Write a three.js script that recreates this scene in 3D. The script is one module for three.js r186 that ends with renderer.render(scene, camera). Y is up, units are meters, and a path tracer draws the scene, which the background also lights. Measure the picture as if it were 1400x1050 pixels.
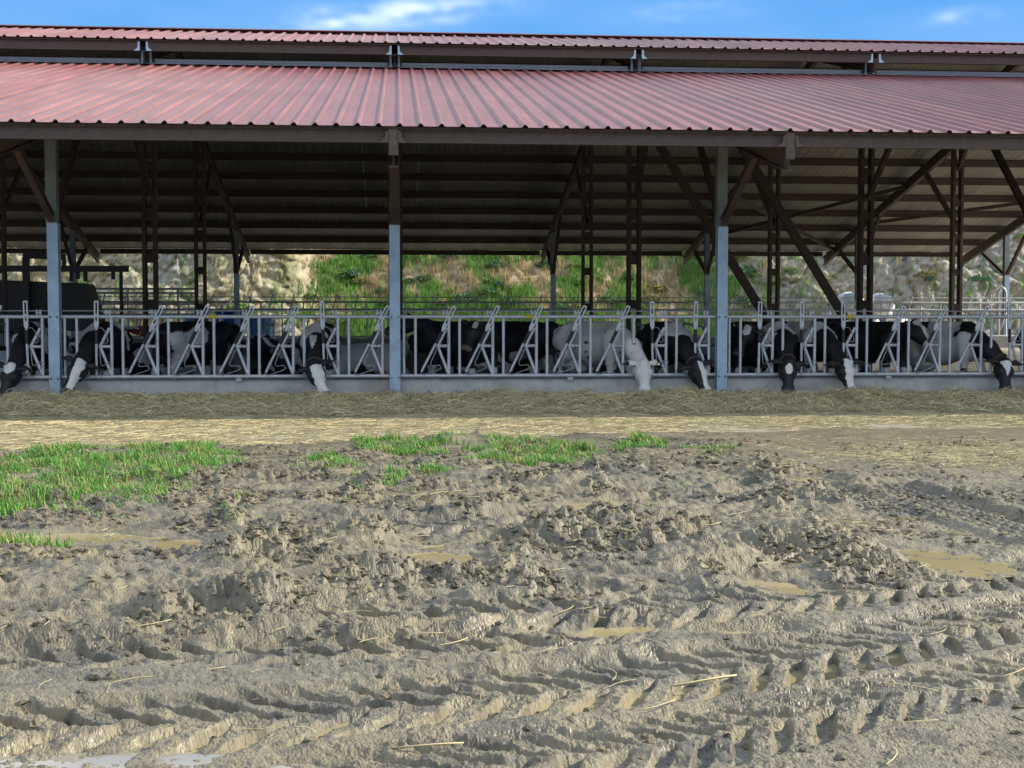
import * as THREE from 'three';
import { mergeGeometries } from 'three/addons/utils/BufferGeometryUtils.js';

// ---------------------------------------------------------------- camera, sky, sun, exposure
// x runs along the barn, y is up, the barn stands at negative z; "D" below is -z, the distance from the photographer's feet
const scene = new THREE.Scene();
const camera = new THREE.PerspectiveCamera(31.68, 4 / 3, 0.1, 900);
camera.position.set(0, 1.55, 0);
camera.rotation.order = 'YXZ';
camera.rotation.set(-0.0486, -4.8 * Math.PI / 180, 0);

const renderer = new THREE.WebGLRenderer({ antialias: true });
renderer.setSize(1024, 768);
renderer.toneMapping = THREE.LinearToneMapping;
renderer.toneMappingExposure = 1.45;
renderer.shadowMap.enabled = true;

const sun = new THREE.DirectionalLight(new THREE.Color(1.0, 0.92, 0.76), 4.7);
sun.position.set(85, 52, -10);
sun.target.position.set(0, 0, -16);
sun.castShadow = true;
sun.shadow.mapSize.set(4096, 4096);
Object.assign(sun.shadow.camera, { left: -60, right: 60, top: 60, bottom: -60, near: 1, far: 260 });
scene.add(sun, sun.target);

{ // clear spring sky with wisps and an added unseen cloud belt, as a computed panorama
  const W = 1600, H = 800, data = new Float32Array(W * H * 4);
  const wisp = (az, el, ca, ce, la, le, tilt) => {
    const u = (az - ca), v = (el - ce) - tilt * u;
    return Math.exp(-(u * u) / (la * la) - (v * v) / (le * le));
  };
  for (let j = 0; j < H; j++) {
    const el = (j + 0.5) / H * 180 - 90;
    for (let i = 0; i < W; i++) {
      const ph = ((i + 0.5) / W - 0.5) * 2 * Math.PI, az = Math.atan2(Math.cos(ph), -Math.sin(ph)) * 180 / Math.PI;
      let r, g, b;
      if (el < -1) { r = 0.17; g = 0.15; b = 0.11; } else {
        const e = Math.max(el, 0), k = Math.exp(-e / 5.5), z = Math.min(1, e / 90);
        r = 0.025 + 0.42 * k + 0.07 * z; g = 0.25 + 0.40 * k - 0.04 * z; b = 0.66 + 0.14 * k - 0.24 * z;
        const hz = Math.exp(-e / 3.2); r += 0.55 * hz; g += 0.45 * hz; b += 0.28 * hz;  // extra horizon haze below the visible sky, added for fill
        if (e < 75) {
          const x = Math.cos(el * Math.PI / 180) * Math.sin(az * Math.PI / 180), y = Math.cos(el * Math.PI / 180) * Math.cos(az * Math.PI / 180), zz = Math.sin(el * Math.PI / 180) + 0.12;
          const px = x / zz, py = y / zz;
          const n = fbm(px * 1.6 + 3.1 + 0.6 * noise2(px * 2.1, py * 2.1, 71), py * 3.4 + 1.7, 5, 70);
          let c = smooth(-0.55, 0.3, n) * 0.85 * (0.02 + 0.98 * smooth(13, 20, e)) * (1 - 0.85 * smooth(32, 56, e));  // bright cloud belt above the view, added to lift the fill under the roof
          const t = 0.5 + 1.5 * fbm(az * 0.5 - el * 0.9, el * 3.2 - az * 0.35, 5, 75);
          c += 0.33 * Math.max(0, t) * (wisp(az, el, 0.3, 12.5, 3.3, 0.5, 0.11) + 0.5 * wisp(az, el, -2.9, 12.1, 1.2, 0.4, -0.1) + 0.22 * wisp(az, el, 12, 12.6, 2.5, 0.4, 0.05) + 0.6 * wisp(az, el, 22.9, 11.85, 1.2, 0.2, 0.03));
          c = Math.min(0.8, Math.max(0, c));
          r += (1.85 - r) * c; g += (1.82 - g) * c; b += (1.76 - b) * c;
        }
      }
      const o = (j * W + i) * 4;
      data[o] = r; data[o + 1] = g; data[o + 2] = b; data[o + 3] = 1;
    }
  }
  const sky = new THREE.DataTexture(data, W, H, THREE.RGBAFormat, THREE.FloatType);
  sky.mapping = THREE.EquirectangularReflectionMapping;
  sky.magFilter = sky.minFilter = THREE.LinearFilter;
  sky.wrapS = THREE.RepeatWrapping;
  sky.needsUpdate = true;
  scene.background = sky;
  scene.environment = sky;
}

// ---------------------------------------------------------------- helpers
function rng(seed) { let a = seed >>> 0; return () => { a = (a + 0x6D2B79F5) | 0; let t = Math.imul(a ^ (a >>> 15), 1 | a); t = (t + Math.imul(t ^ (t >>> 7), 61 | t)) ^ t; return ((t ^ (t >>> 14)) >>> 0) / 4294967296; }; }
function hash2(x, y, s) { let h = Math.imul(x, 374761393) ^ Math.imul(y, 668265263) ^ Math.imul(s, 1442695041); h = Math.imul(h ^ (h >>> 13), 1274126177); h = Math.imul(h ^ (h >>> 15), 2246822519); return ((h ^ (h >>> 16)) >>> 0) / 4294967296; }
function smooth(a, b, x) { let t = (x - a) / (b - a); t = t < 0 ? 0 : t > 1 ? 1 : t; return t * t * (3 - 2 * t); }
function lerp(a, b, t) { return a + (b - a) * t; }
function grad2(ix, iy, s, x, y) { const h = (hash2(ix, iy, s) * 8) | 0; const u = h & 1 ? -x : x, v = h & 2 ? -y : y; return h & 4 ? u * 1.2 + v * 0.6 : u * 0.6 + v * 1.2; }
function noise2(x, y, s = 0) {
  const ix = Math.floor(x), iy = Math.floor(y), fx = x - ix, fy = y - iy;
  const u = fx * fx * fx * (fx * (fx * 6 - 15) + 10), v = fy * fy * fy * (fy * (fy * 6 - 15) + 10);
  const a = grad2(ix, iy, s, fx, fy), b = grad2(ix + 1, iy, s, fx - 1, fy), c = grad2(ix, iy + 1, s, fx, fy - 1), d = grad2(ix + 1, iy + 1, s, fx - 1, fy - 1);
  return a + (b - a) * u + (c - a) * v + (a - b - c + d) * u * v;
}
function fbm(x, y, oct, s = 0) { let a = 1, t = 0, n = 0; for (let i = 0; i < oct; i++) { t += a * noise2(x, y, s + i); n += a; const q = x * 1.62 - y * 1.21; y = x * 1.21 + y * 1.62; x = q; a *= 0.52; } return t / n * 1.35; }
function noise3(x, y, z, s = 0) { // smooth value noise, -1..1
  const ix = Math.floor(x), iy = Math.floor(y), iz = Math.floor(z); let fx = x - ix, fy = y - iy, fz = z - iz;
  fx = fx * fx * (3 - 2 * fx); fy = fy * fy * (3 - 2 * fy); fz = fz * fz * (3 - 2 * fz);
  const h = (i, j, k) => hash2(ix + i + (iz + k) * 57, iy + j + (iz + k) * 131, s);
  const a = lerp(lerp(h(0, 0, 0), h(1, 0, 0), fx), lerp(h(0, 1, 0), h(1, 1, 0), fx), fy), b = lerp(lerp(h(0, 0, 1), h(1, 0, 1), fx), lerp(h(0, 1, 1), h(1, 1, 1), fx), fy);
  return lerp(a, b, fz) * 2 - 1;
}
let cellId = 0, cellGap = 0;
function worley(x, y, s) { // distance to the nearest scattered point; cellId = its random number, cellGap = how far the border is
  const ix = Math.floor(x), iy = Math.floor(y); let best = 9, next = 9;
  for (let j = -1; j <= 1; j++) for (let i = -1; i <= 1; i++) {
    const cx = ix + i, cy = iy + j, h = hash2(cx, cy, s), px = cx + 0.15 + 0.7 * h, py = cy + 0.15 + 0.7 * hash2(cx, cy, s + 17);
    const d = (px - x) * (px - x) + (py - y) * (py - y);
    if (d < best) { next = best; best = d; cellId = hash2(cx, cy, s + 31); } else if (d < next) next = d;
  }
  cellGap = Math.sqrt(next) - Math.sqrt(best);
  return Math.sqrt(best);
}
const V = (x, y, D) => new THREE.Vector3(x, y, -D);
const C = (r, g, b) => new THREE.Color().setRGB(r, g, b);
const used = new Map();
function numbered(n) { const k = used.get(n) ?? 0; used.set(n, k + 1); return k ? `${n}_${String(k).padStart(3, '0')}` : n; }
function add(o, name, parent = scene) { o.name = parent === scene ? numbered(name) : name; o.traverse((m) => { if (m.isMesh) { m.castShadow = true; m.receiveShadow = true; } }); parent.add(o); return o; }
function mesh(name, geo, mat, parent = scene) { return add(new THREE.Mesh(geo, mat), name, parent); }
function group(name, x = 0, y = 0, z = 0) { const g = new THREE.Group(); g.position.set(x, y, z); return add(g, name); }
function tag(o, label, category, grp) { o.userData.label = label; o.userData.category = category; if (grp) o.userData.group = grp; return o; }
function structure(o, label) { o.userData.kind = 'structure'; if (label) o.userData.label = label; return o; }
function stuff(o, label, category) { o.userData.kind = 'stuff'; o.userData.label = label; o.userData.category = category; return o; }
function texture(w, h, fn, srgb = true) { // fn(u, v) gives [r, g, b] 0..1 (sRGB when srgb)
  const d = new Uint8Array(w * h * 4);
  for (let j = 0; j < h; j++) for (let i = 0; i < w; i++) { const c = fn(i / w, j / h), o = (j * w + i) * 4; for (let k = 0; k < 3; k++) d[o + k] = Math.max(0, Math.min(255, c[k] * 255)); d[o + 3] = 255; }
  const t = new THREE.DataTexture(d, w, h); t.wrapS = t.wrapT = THREE.RepeatWrapping; t.magFilter = THREE.LinearFilter; t.minFilter = THREE.LinearMipmapLinearFilter; t.generateMipmaps = true;
  if (srgb) t.colorSpace = THREE.SRGBColorSpace; t.needsUpdate = true; return t;
}
// tiling noise: blends four shifted copies so that the texture wraps
function tileNoise(u, v, f, oct, s) { const n = (a, b) => fbm(a * f, b * f, oct, s); return lerp(lerp(n(u, v), n(u - 1, v), u), lerp(n(u, v - 1), n(u - 1, v - 1), u), v); }
function bar(a, b, w, h, up = new THREE.Vector3(0, 1, 0)) { // square bar from a to b: w across, h along "up"
  const d = b.clone().sub(a), L = d.length(), g = new THREE.BoxGeometry(w, h, L); d.normalize();
  const x = new THREE.Vector3().crossVectors(Math.abs(d.dot(up)) > 0.98 ? new THREE.Vector3(0, 0, 1) : up, d).normalize(), y = new THREE.Vector3().crossVectors(d, x);
  g.applyMatrix4(new THREE.Matrix4().makeBasis(x, y, d).setPosition(a.clone().add(b).multiplyScalar(0.5))); return g;
}
function ibeam(a, b, w, h, up = new THREE.Vector3(0, 1, 0), tf = 0.014, tw = 0.011) { // rolled steel section: flanges face "up"
  const s = new THREE.Shape([[-w / 2, -h / 2], [w / 2, -h / 2], [w / 2, -h / 2 + tf], [tw / 2, -h / 2 + tf], [tw / 2, h / 2 - tf], [w / 2, h / 2 - tf], [w / 2, h / 2], [-w / 2, h / 2], [-w / 2, h / 2 - tf], [-tw / 2, h / 2 - tf], [-tw / 2, -h / 2 + tf], [-w / 2, -h / 2 + tf]].map((p) => new THREE.Vector2(...p)));
  const d = b.clone().sub(a), L = d.length(); d.normalize();
  const g = new THREE.ExtrudeGeometry(s, { depth: L, bevelEnabled: false });
  const x = new THREE.Vector3().crossVectors(Math.abs(d.dot(up)) > 0.98 ? new THREE.Vector3(0, 0, 1) : up, d).normalize(), y = new THREE.Vector3().crossVectors(d, x);
  g.applyMatrix4(new THREE.Matrix4().makeBasis(x, y, d).setPosition(a)); return g;
}
function rod(a, b, r, n = 8) { const d = b.clone().sub(a), g = new THREE.CylinderGeometry(r, r, d.length(), n, 1); g.applyQuaternion(new THREE.Quaternion().setFromUnitVectors(new THREE.Vector3(0, 1, 0), d.normalize())); g.translate((a.x + b.x) / 2, (a.y + b.y) / 2, (a.z + b.z) / 2); return g; }
function wire(pts, r, n = 24) { return new THREE.TubeGeometry(new THREE.CatmullRomCurve3(pts, false, 'catmullrom', 0.25), n, r, 5); }
function join(list) { return mergeGeometries(list.map((g) => { const q = g.index ? g.toNonIndexed() : g; for (const k of Object.keys(q.attributes)) if (!['position', 'normal', 'uv'].includes(k)) q.deleteAttribute(k); return q; })); }
function worldUV(g, s = 1) { // box-projected uv in metres
  const p = g.attributes.position, n = g.attributes.normal, uv = new Float32Array(p.count * 2);
  for (let i = 0; i < p.count; i++) { const ax = Math.abs(n.getX(i)), ay = Math.abs(n.getY(i)), az = Math.abs(n.getZ(i)); const [u, v] = ax > ay && ax > az ? [p.getZ(i), p.getY(i)] : ay > az ? [p.getX(i), p.getZ(i)] : [p.getX(i), p.getY(i)]; uv[2 * i] = u * s; uv[2 * i + 1] = v * s; }
  g.setAttribute('uv', new THREE.BufferAttribute(uv, 2)); return g;
}
function curve(pts) { // smooth function through points given by rising first coordinate
  return (x) => { let i = 0; while (i < pts.length - 2 && x > pts[i + 1][0]) i++; const [x0, y0] = pts[i], [x1, y1] = pts[i + 1], t = Math.max(-0.6, Math.min(1.6, (x - x0) / (x1 - x0))); const m0 = i ? (y1 - pts[i - 1][1]) / (x1 - pts[i - 1][0]) : (y1 - y0) / (x1 - x0), m1 = i < pts.length - 2 ? (pts[i + 2][1] - y0) / (pts[i + 2][0] - x0) : (y1 - y0) / (x1 - x0), w = x1 - x0; if (t < 0) return y0 + m0 * w * t; if (t > 1) return y1 + m1 * w * (t - 1); const a = t * t * t, b = t * t; return (2 * a - 3 * b + 1) * y0 + (a - 2 * b + t) * w * m0 + (-2 * a + 3 * b) * y1 + (a - b) * w * m1; };
}
// ---------------------------------------------------------------- ground: churned mud with tyre tracks
const laneEdge = curve([[-12, 15.6], [-4.6, 16.1], [-2.1, 16.45], [-0.4, 16.85], [1.44, 17.2], [3.4, 17.5], [4.5, 17.9], [8.6, 18.1], [14, 18.2]]);
const tracks = [ // tractor tyres passing along the barn: centre line D(x), width, lug pitch, sunk level, lug depth, berm
  { c: curve([[-3, 5.1], [-1.47, 5.1], [-0.41, 5.27], [0.77, 5.58], [1.82, 5.98], [3.18, 6.7], [6, 8.4]]), w: 0.70, pitch: 0.215, base: -0.03, depth: 0.044, berm: 0.010, s: 1, from: -6, to: 7 },
  { c: curve([[-3.4, 6.35], [-1.8, 6.22], [-1.14, 6.2], [-0.67, 6.27], [0.19, 6.3], [1.2, 6.5], [2.4, 7.0]]), w: 0.5, pitch: 0.25, base: -0.035, depth: 0.058, berm: 0.04, s: 2, from: -6, to: 0.9 },
  { c: curve([[-1.5, 4.35], [-0.12, 4.5], [0.95, 4.8], [1.78, 5.2], [2.69, 5.55], [4.5, 6.3]]), w: 0.6, pitch: 0.2, base: -0.018, depth: 0.03, berm: 0.006, s: 3, from: -0.6, to: 6 },
  { c: curve([[0.6, 6.75], [1.3, 6.95], [2.4, 7.25], [3.6, 7.8], [5.2, 8.8]]), w: 0.62, pitch: 0.23, base: -0.02, depth: 0.04, berm: 0.016, s: 4, from: 1.2, to: 7 },
  { c: curve([[-0.6, 6.95], [0.3, 6.82], [1.1, 6.95], [2, 7.4]]), w: 0.5, pitch: 0.27, base: 0.01, depth: 0.07, berm: 0.03, s: 5, from: -0.2, to: 1.1 },
  { c: curve([[-3, 11.6], [-1.5, 12.2], [-0.4, 13.0], [1, 14.6], [2, 15.8]]), w: 0.5, pitch: 0.24, base: 0.0, depth: 0.07, berm: 0.04, s: 6, from: -1.9, to: 1.2 },
  { c: curve([[-0.8, 9.9], [0.6, 10.1], [2, 10.9], [3.2, 11.6]]), w: 0.5, pitch: 0.24, base: -0.02, depth: 0.07, berm: 0.06, s: 7, from: -0.2, to: 2.9 },
  { c: curve([[-0.5, 8.35], [0.6, 8.75], [1.5, 8.7], [2.6, 8.5], [3.4, 8.9]]), w: 0.5, pitch: 0.24, base: -0.02, depth: 0.06, berm: 0.06, s: 8, from: 1.0, to: 2.5 },
];
const mounds = [[-1.0, 8.62, 0.34, 0.16], [-0.22, 9.1, 0.33, 0.15], [2.09, 12.57, 0.5, 0.17], [0.52, 12.8, 0.55, 0.12], [1.61, 12.0, 0.5, 0.14], [3.63, 13.0, 0.35, 0.17], [4.22, 12.3, 0.4, 0.13], [0.75, 8.2, 0.42, 0.14], [2.07, 10.6, 0.45, 0.14], [-1.8, 7.9, 0.42, 0.13], [-0.75, 7.25, 0.42, 0.15], [0.4, 7.1, 0.3, 0.09], [1.81, 8.15, 0.4, 0.13], [1.78, 7.3, 0.35, 0.09], [1.19, 9.25, 0.5, 0.15], [-2.45, 7.3, 0.4, 0.12], [-0.1, 7.65, 0.3, 0.10], [2.75, 9.3, 0.5, 0.15], [3.3, 10.4, 0.45, 0.12], [-0.6, 10.6, 0.5, 0.10], [0.55, 16.2, 0.28, 0.2], [0.95, 16.4, 0.24, 0.16], [-0.5, 15.0, 0.4, 0.12], [2.9, 8.55, 0.35, 0.10]];
const basins = [ // standing water: x, D, half length, half width, water level
  [0.27, 8.68, 0.34, 0.5, -0.01], [3.5, 8.28, 0.36, 0.5, -0.005], [2.16, 7.62, 0.24, 0.24, -0.01], [-1.52, 9.4, 0.28, 0.4, -0.015], [-2.3, 9.75, 0.65, 0.34, -0.015],
  [-1.05, 4.66, 0.74, 0.27, -0.022], [0.38, 10.95, 0.28, 0.3, -0.01], [1.75, 11.1, 0.7, 0.36, -0.01], [3.95, 12.5, 0.3, 0.34, -0.005], [-0.5, 7.9, 0.22, 0.2, -0.01], [1.1, 6.62, 0.26, 0.13, -0.02], [1.7, 6.55, 0.32, 0.12, -0.025]];
const trackWater = [ // puddled grooves: x from, x to, track, level
  [-1.9, -0.2, 0, -0.034], [-0.2, 1.2, 0, -0.044], [-1.6, -0.2, 1, -0.046], [1.4, 2.6, 3, -0.036], [1.2, 2.6, 0, -0.047]];

function roughness(X, D) { // 0 = rolled flat, 1 = churned
  const wd = D + 0.5 * noise2(X * 0.7 + 9, D * 0.5, 4), a = 6.35 + 0.42 * Math.max(0, X - 0.7) - 0.1 * Math.max(0, -X);
  let r = smooth(a, a + 0.8, wd) * (0.34 + 0.66 * (1 - smooth(12.8, 14.6, wd)));
  r *= 1 - 0.75 * Math.exp(-(((X + 2.3) / 0.9) ** 2) - (((D - 10) / 0.8) ** 2));
  r *= 1 - 0.8 * smooth(3.0, 3.7, X - 0.12 * (D - 8) + 0.3 * noise2(X, D, 6)) * (1 - 0.4 * smooth(9.5, 11.5, D));
  r *= 1 - 0.75 * smooth(4.2, 6, X) * smooth(11, 13.5, D);
  return r;
}
function dome(x, y, s, lim) { const f = worley(x, y, s); const id = cellId; if (id < lim) return 0; const q = 1 - (f / 0.7) * (f / 0.7); return q > 0 ? Math.pow(q, 0.8) * (0.45 + 0.75 * (id - lim) / (1 - lim)) : 0; }
function block(x, y, s, e) { worley(x, y, s); return (cellId - 0.35) * smooth(0, e, cellGap); } // broken, flat-topped pieces with gaps between
function mudHeight(X, D, full = true) {
  const low = 0.035 * noise2(X * 0.45, D * 0.45, 1) + 0.02 * noise2(X * 1.1, D * 1.1, 2);
  const R = roughness(X, D);
  let h = low;
  const wx = X + 0.10 * noise2(X * 2.3, D * 2.3, 11), wd = D + 0.10 * noise2(X * 2.3 + 5, D * 2.3, 12);
  const near = D < 13;
  if (R > 0.02) {
    // ruts and ridges thrown up by wheels, mostly running across the view
    const q = noise2(wx * 0.75 + wd * 0.25, wd * 1.9 - wx * 0.3, 13), q2 = noise2(wx * 1.7 - wd * 0.3, wd * 2.6 + wx * 0.5, 14);
    h += R * (0.058 * (1 - Math.abs(q) * 2.4) - 0.03 + 0.026 * (1 - 2.2 * Math.abs(q2)) - 0.008);
    for (const [mx, md, mr, mh] of mounds) { const dx = wx - mx, dd = wd - md, d2 = (dx * dx + dd * dd) / (mr * mr); if (d2 < 4) { const m = Math.exp(-d2 * 1.6); h += 0.72 * mh * m * (1 + 0.35 * noise2(X * 5, D * 5, 15)) * (R > 0.25 ? 1 : R * 4); } }
    const cm = smooth(-0.1, 0.22, fbm(X * 0.95, D * 0.95, 3, 16) + 0.02);
    const k = R * (0.06 + 1.1 * cm);
    h += k * (0.036 * dome(wx * 3.6, wd * 3.6, 21, 0.5) + 0.024 * dome(wx * 7.6, wd * 7.6, 22, 0.42) + 0.045 * block(wx * 6.2 + D, wd * 7.5, 25, 0.22));
    if (full) h += k * (0.032 * block(X * 14, D * 15, 23, 0.25) + 0.017 * block(X * 30, D * 30, 24, 0.3)) + R * 0.022 * noise2(X * 11, D * 11, 18) + R * 0.008 * noise2(X * 24, D * 24, 20) - k * 0.02 * smooth(0.55, 0.8, Math.abs(noise2(X * 5 + wd, D * 5, 19)) * 1.6);
  }
  // side-wall prints of tyres
  for (const t of tracks) {
    if (X < t.from - 0.6 || X > t.to + 0.6) continue;
    const c = t.c(X), raw = D - c; if (raw > 0.8 || raw < -0.8) continue;
    const sl = (t.c(X + 0.05) - t.c(X - 0.05)) / 0.1, cs = 1 / Math.sqrt(1 + sl * sl), half = t.w / 2;
    const wob = 0.018 * noise2(X * 6, D * 6, 40 + t.s) + 0.01 * noise2(X * 15, D * 15, 50 + t.s);
    const tt = raw * cs + wob, at = Math.abs(tt), s = X / cs + raw * sl * cs + 0.02 * noise2(X * 4, D * 4, 60 + t.s);
    const ends = smooth(t.from - 0.5, t.from + 0.1, X) * (1 - smooth(t.to - 0.1, t.to + 0.5, X)); if (ends <= 0) continue;
    const ew = t.s < 6 ? 0.05 : 0.14, m = (1 - smooth(half - ew, half + ew, at)) * ends;
    const bermOut = Math.exp(-(((at - half - 0.10) / 0.075) ** 2));
    h += ends * t.berm * bermOut * (0.6 + 1.0 * noise2(X * 3.1, D * 3.1, 33) + 0.5 * dome(X * 11, D * 11, 34, 0.3)) * (tt > 0 ? 1.15 : 0.7);
    if (m > 0.001) {
      const ph = (s + 0.95 * at) / t.pitch + (tt > 0 ? 0.5 : 0), id = Math.floor(ph), fr = ph - id, rnd = 0.7 + 0.45 * hash2(id, tt > 0 ? 1 : 0, t.s);
      let g = smooth(0, 0.08, fr) * (1 - smooth(0.44, 0.53, fr)); // the lug's own groove
      g *= smooth(-0.01, 0.05, at) * (0.75 + 0.25 * smooth(half, half - 0.12, at));
      const slip = 0.95 + 0.35 * noise2(X * 1.6, D * 1.6, 35);
      let q = t.base + low * 0.7 + 0.55 * Math.max(-0.05, h - low) - g * t.depth * rnd * slip + (1 - g) * (0.008 * block(X * 34, D * 34, 36, 0.3) + 0.006 * block(X * 15, D * 15, 37, 0.3) + 0.004 * noise2(X * 22, D * 22, 39) + 0.016 * smooth(-0.2, 0.5, noise2(X * 7, D * 7, 42)));
      h = lerp(h, q, m);
    }
  }
  { // narrow ribbed tyre running away from the photographer
    const c = 4.36 + 0.1 * Math.sin((D - 9) * 0.9) + 0.25 * smooth(10, 8, D), t = X - c, at = Math.abs(t), e = smooth(7.6, 8.6, D) * (1 - smooth(11.8, 12.6, D));
    if (at < 0.6 && e > 0) { const m = (1 - smooth(0.26, 0.33, at)) * e; h += e * 0.05 * Math.exp(-(((at - 0.38) / 0.07) ** 2)); h = lerp(h, -0.03 + low * 0.6 + 0.016 * Math.cos(t * 2 * Math.PI / 0.095) * (0.7 + 0.3 * Math.sign(Math.sin(D * 2 * Math.PI / 0.14))), m); }
  }
  for (const [bx, bd, ra, rb, lev] of basins) { const u = (X - bx) / ra, v = (D - bd) / rb, d2 = u * u + v * v; if (d2 < 5) { const m = Math.exp(-Math.pow(d2 * (1 + 0.5 * noise2(X * 5, D * 5, 44)) * 0.8, 2)); h = lerp(h, lev - 0.03 + 0.02 * noise2(X * 6, D * 6, 45), m); } }
  if (full) h += 0.0035 * noise2(X * 26, D * 26, 38) + (near ? 0.0025 * noise2(X * 60, D * 60, 41) + 0.007 * dome(X * 26, D * 26, 47, 0.70) + 0.012 * smooth(-0.1, 0.5, noise2(X * 1.9, D * 2.4, 48)) * block(X * 40, D * 40, 49, 0.3) : 0);
  const edge = laneEdge(X) + 0.22 * noise2(X * 1.6, D * 0.7, 8) + 0.08 * noise2(X * 6, D * 6, 9);
  const over = smooth(edge - 0.25, edge + 0.15, D);
  h = lerp(h + 0.02 + 0.03 * smooth(14.5, 16.5, D), -0.09, over);
  return h;
}
function mudColour(X, D, out) {
  const a = fbm(X * 1.1, D * 1.1, 4, 80), b = fbm(X * 7, D * 7, 3, 85), c = noise2(X * 0.5 + 3, D * 0.5, 88);
  let r = 0.192, g = 0.163, bl = 0.102;
  const grey = smooth(-0.25, 0.45, a + 0.3 * c); r = lerp(r, 0.134, grey * 0.75); g = lerp(g, 0.121, grey * 0.75); bl = lerp(bl, 0.087, grey * 0.75);
  // dark manure-stained, damp patches and straw-brown ones, each with its own ragged outline
  const damp = smooth(0.14, 0.34, fbm(X * 2.3 + 7, D * 2.3, 4, 90)); r *= 1 - 0.34 * damp; g *= 1 - 0.33 * damp; bl *= 1 - 0.28 * damp;
  const speck = smooth(0.2, 0.45, fbm(X * 9 + 3, D * 9, 3, 97)); r *= 1 - 0.3 * speck; g *= 1 - 0.3 * speck; bl *= 1 - 0.28 * speck;
  const right = smooth(3.4, 5.2, X + 0.8 * noise2(X * 0.6, D * 0.6, 93)) * smooth(14.2, 15.6, D + 0.5 * noise2(X, D, 94));
  const brown = Math.max(0.85 * right, 0.5 * smooth(0.3, 0.5, fbm(X * 1.6 + 2, D * 1.9, 4, 95)) * smooth(6.5, 8, D));
  r = lerp(r, 0.195, brown); g = lerp(g, 0.155, brown); bl = lerp(bl, 0.098, brown);
  const k = 1 + 0.22 * b + (D < 10 ? 0.30 * noise2(X * 42, D * 42, 98) + 0.2 * noise2(X * 85, D * 70, 99) : 0.25 * noise2(X * 24, D * 20, 98)); out[0] = r * k; out[1] = g * k; out[2] = bl * k;
}
const mudBump = texture(1024, 1024, (u, v) => { const k = 0.5 + 0.3 * tileNoise(u, v, 42, 3, 101) + 0.4 * tileNoise(u, v, 150, 2, 105); return [k, k, k]; }, false);
const mudRough = texture(512, 512, (u, v) => { const k = 0.55 + 0.42 * tileNoise(u, v, 5, 4, 108) + 0.12 * tileNoise(u, v, 40, 2, 111); return [k, k, k]; }, false);
const mudMat = new THREE.MeshStandardMaterial({ vertexColors: true, roughness: 1, roughnessMap: mudRough, bumpMap: mudBump, bumpScale: 0.014 });
{
  const xs = [], rows = [];
  for (let i = 0; i <= 26; i++) xs.push(-1 - 7 * Math.pow(1 - i / 26, 2.2));
  for (let i = 1; i < 1000; i++) xs.push(-1 + 2 * i / 1000);
  for (let i = 0; i <= 26; i++) xs.push(1 + 7 * Math.pow(i / 26, 2.2));
  for (let d = -14; d < 4.1; d += d < 2.5 ? 1.5 : 0.12) rows.push(d);
  for (let d = 4.1; d < 18.6; d *= 1.0019) rows.push(d);
  const nx = xs.length, nz = rows.length, pos = new Float32Array(nx * nz * 3), col = new Float32Array(nx * nz * 3), uv = new Float32Array(nx * nz * 2), idx = new Uint32Array((nx - 1) * (nz - 1) * 6), c = [0, 0, 0];
  let p = 0, k = 0;
  for (let j = 0; j < nz; j++) {
    const D = rows[j], half = 0.5 * Math.max(D, 4) + 0.5, xc = 0.084 * Math.max(D, 3);
    for (let i = 0; i < nx; i++, p++) {
      const X = xc + half * xs[i], fine = Math.abs(xs[i]) <= 1 && D > 3.5;
      pos[3 * p] = X; pos[3 * p + 1] = mudHeight(X, D, fine); pos[3 * p + 2] = -D;
      mudColour(X, D, c); col.set(c, 3 * p); uv[2 * p] = X / 1.7; uv[2 * p + 1] = D / 1.7;
      if (i && j) { const a = p, b = p - 1, e = p - nx, f = p - nx - 1; idx[k++] = f; idx[k++] = e; idx[k++] = b; idx[k++] = e; idx[k++] = a; idx[k++] = b; }
    }
  }
  const g = new THREE.BufferGeometry();
  g.setAttribute('position', new THREE.BufferAttribute(pos, 3)); g.setAttribute('color', new THREE.BufferAttribute(col, 3)); g.setAttribute('uv', new THREE.BufferAttribute(uv, 2)); g.setIndex(new THREE.BufferAttribute(idx, 1)); g.computeVertexNormals();
  structure(mesh('muddy_ground', g, mudMat), 'churned wet clay yard with tractor tyre prints');
}
{ // the wider land under everything
  const g = new THREE.PlaneGeometry(700, 700); g.rotateX(-Math.PI / 2); g.translate(0, -0.45, -60);
  structure(mesh('ground', g, new THREE.MeshStandardMaterial({ color: C(0.26, 0.23, 0.15), roughness: 1 })));
}
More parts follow.
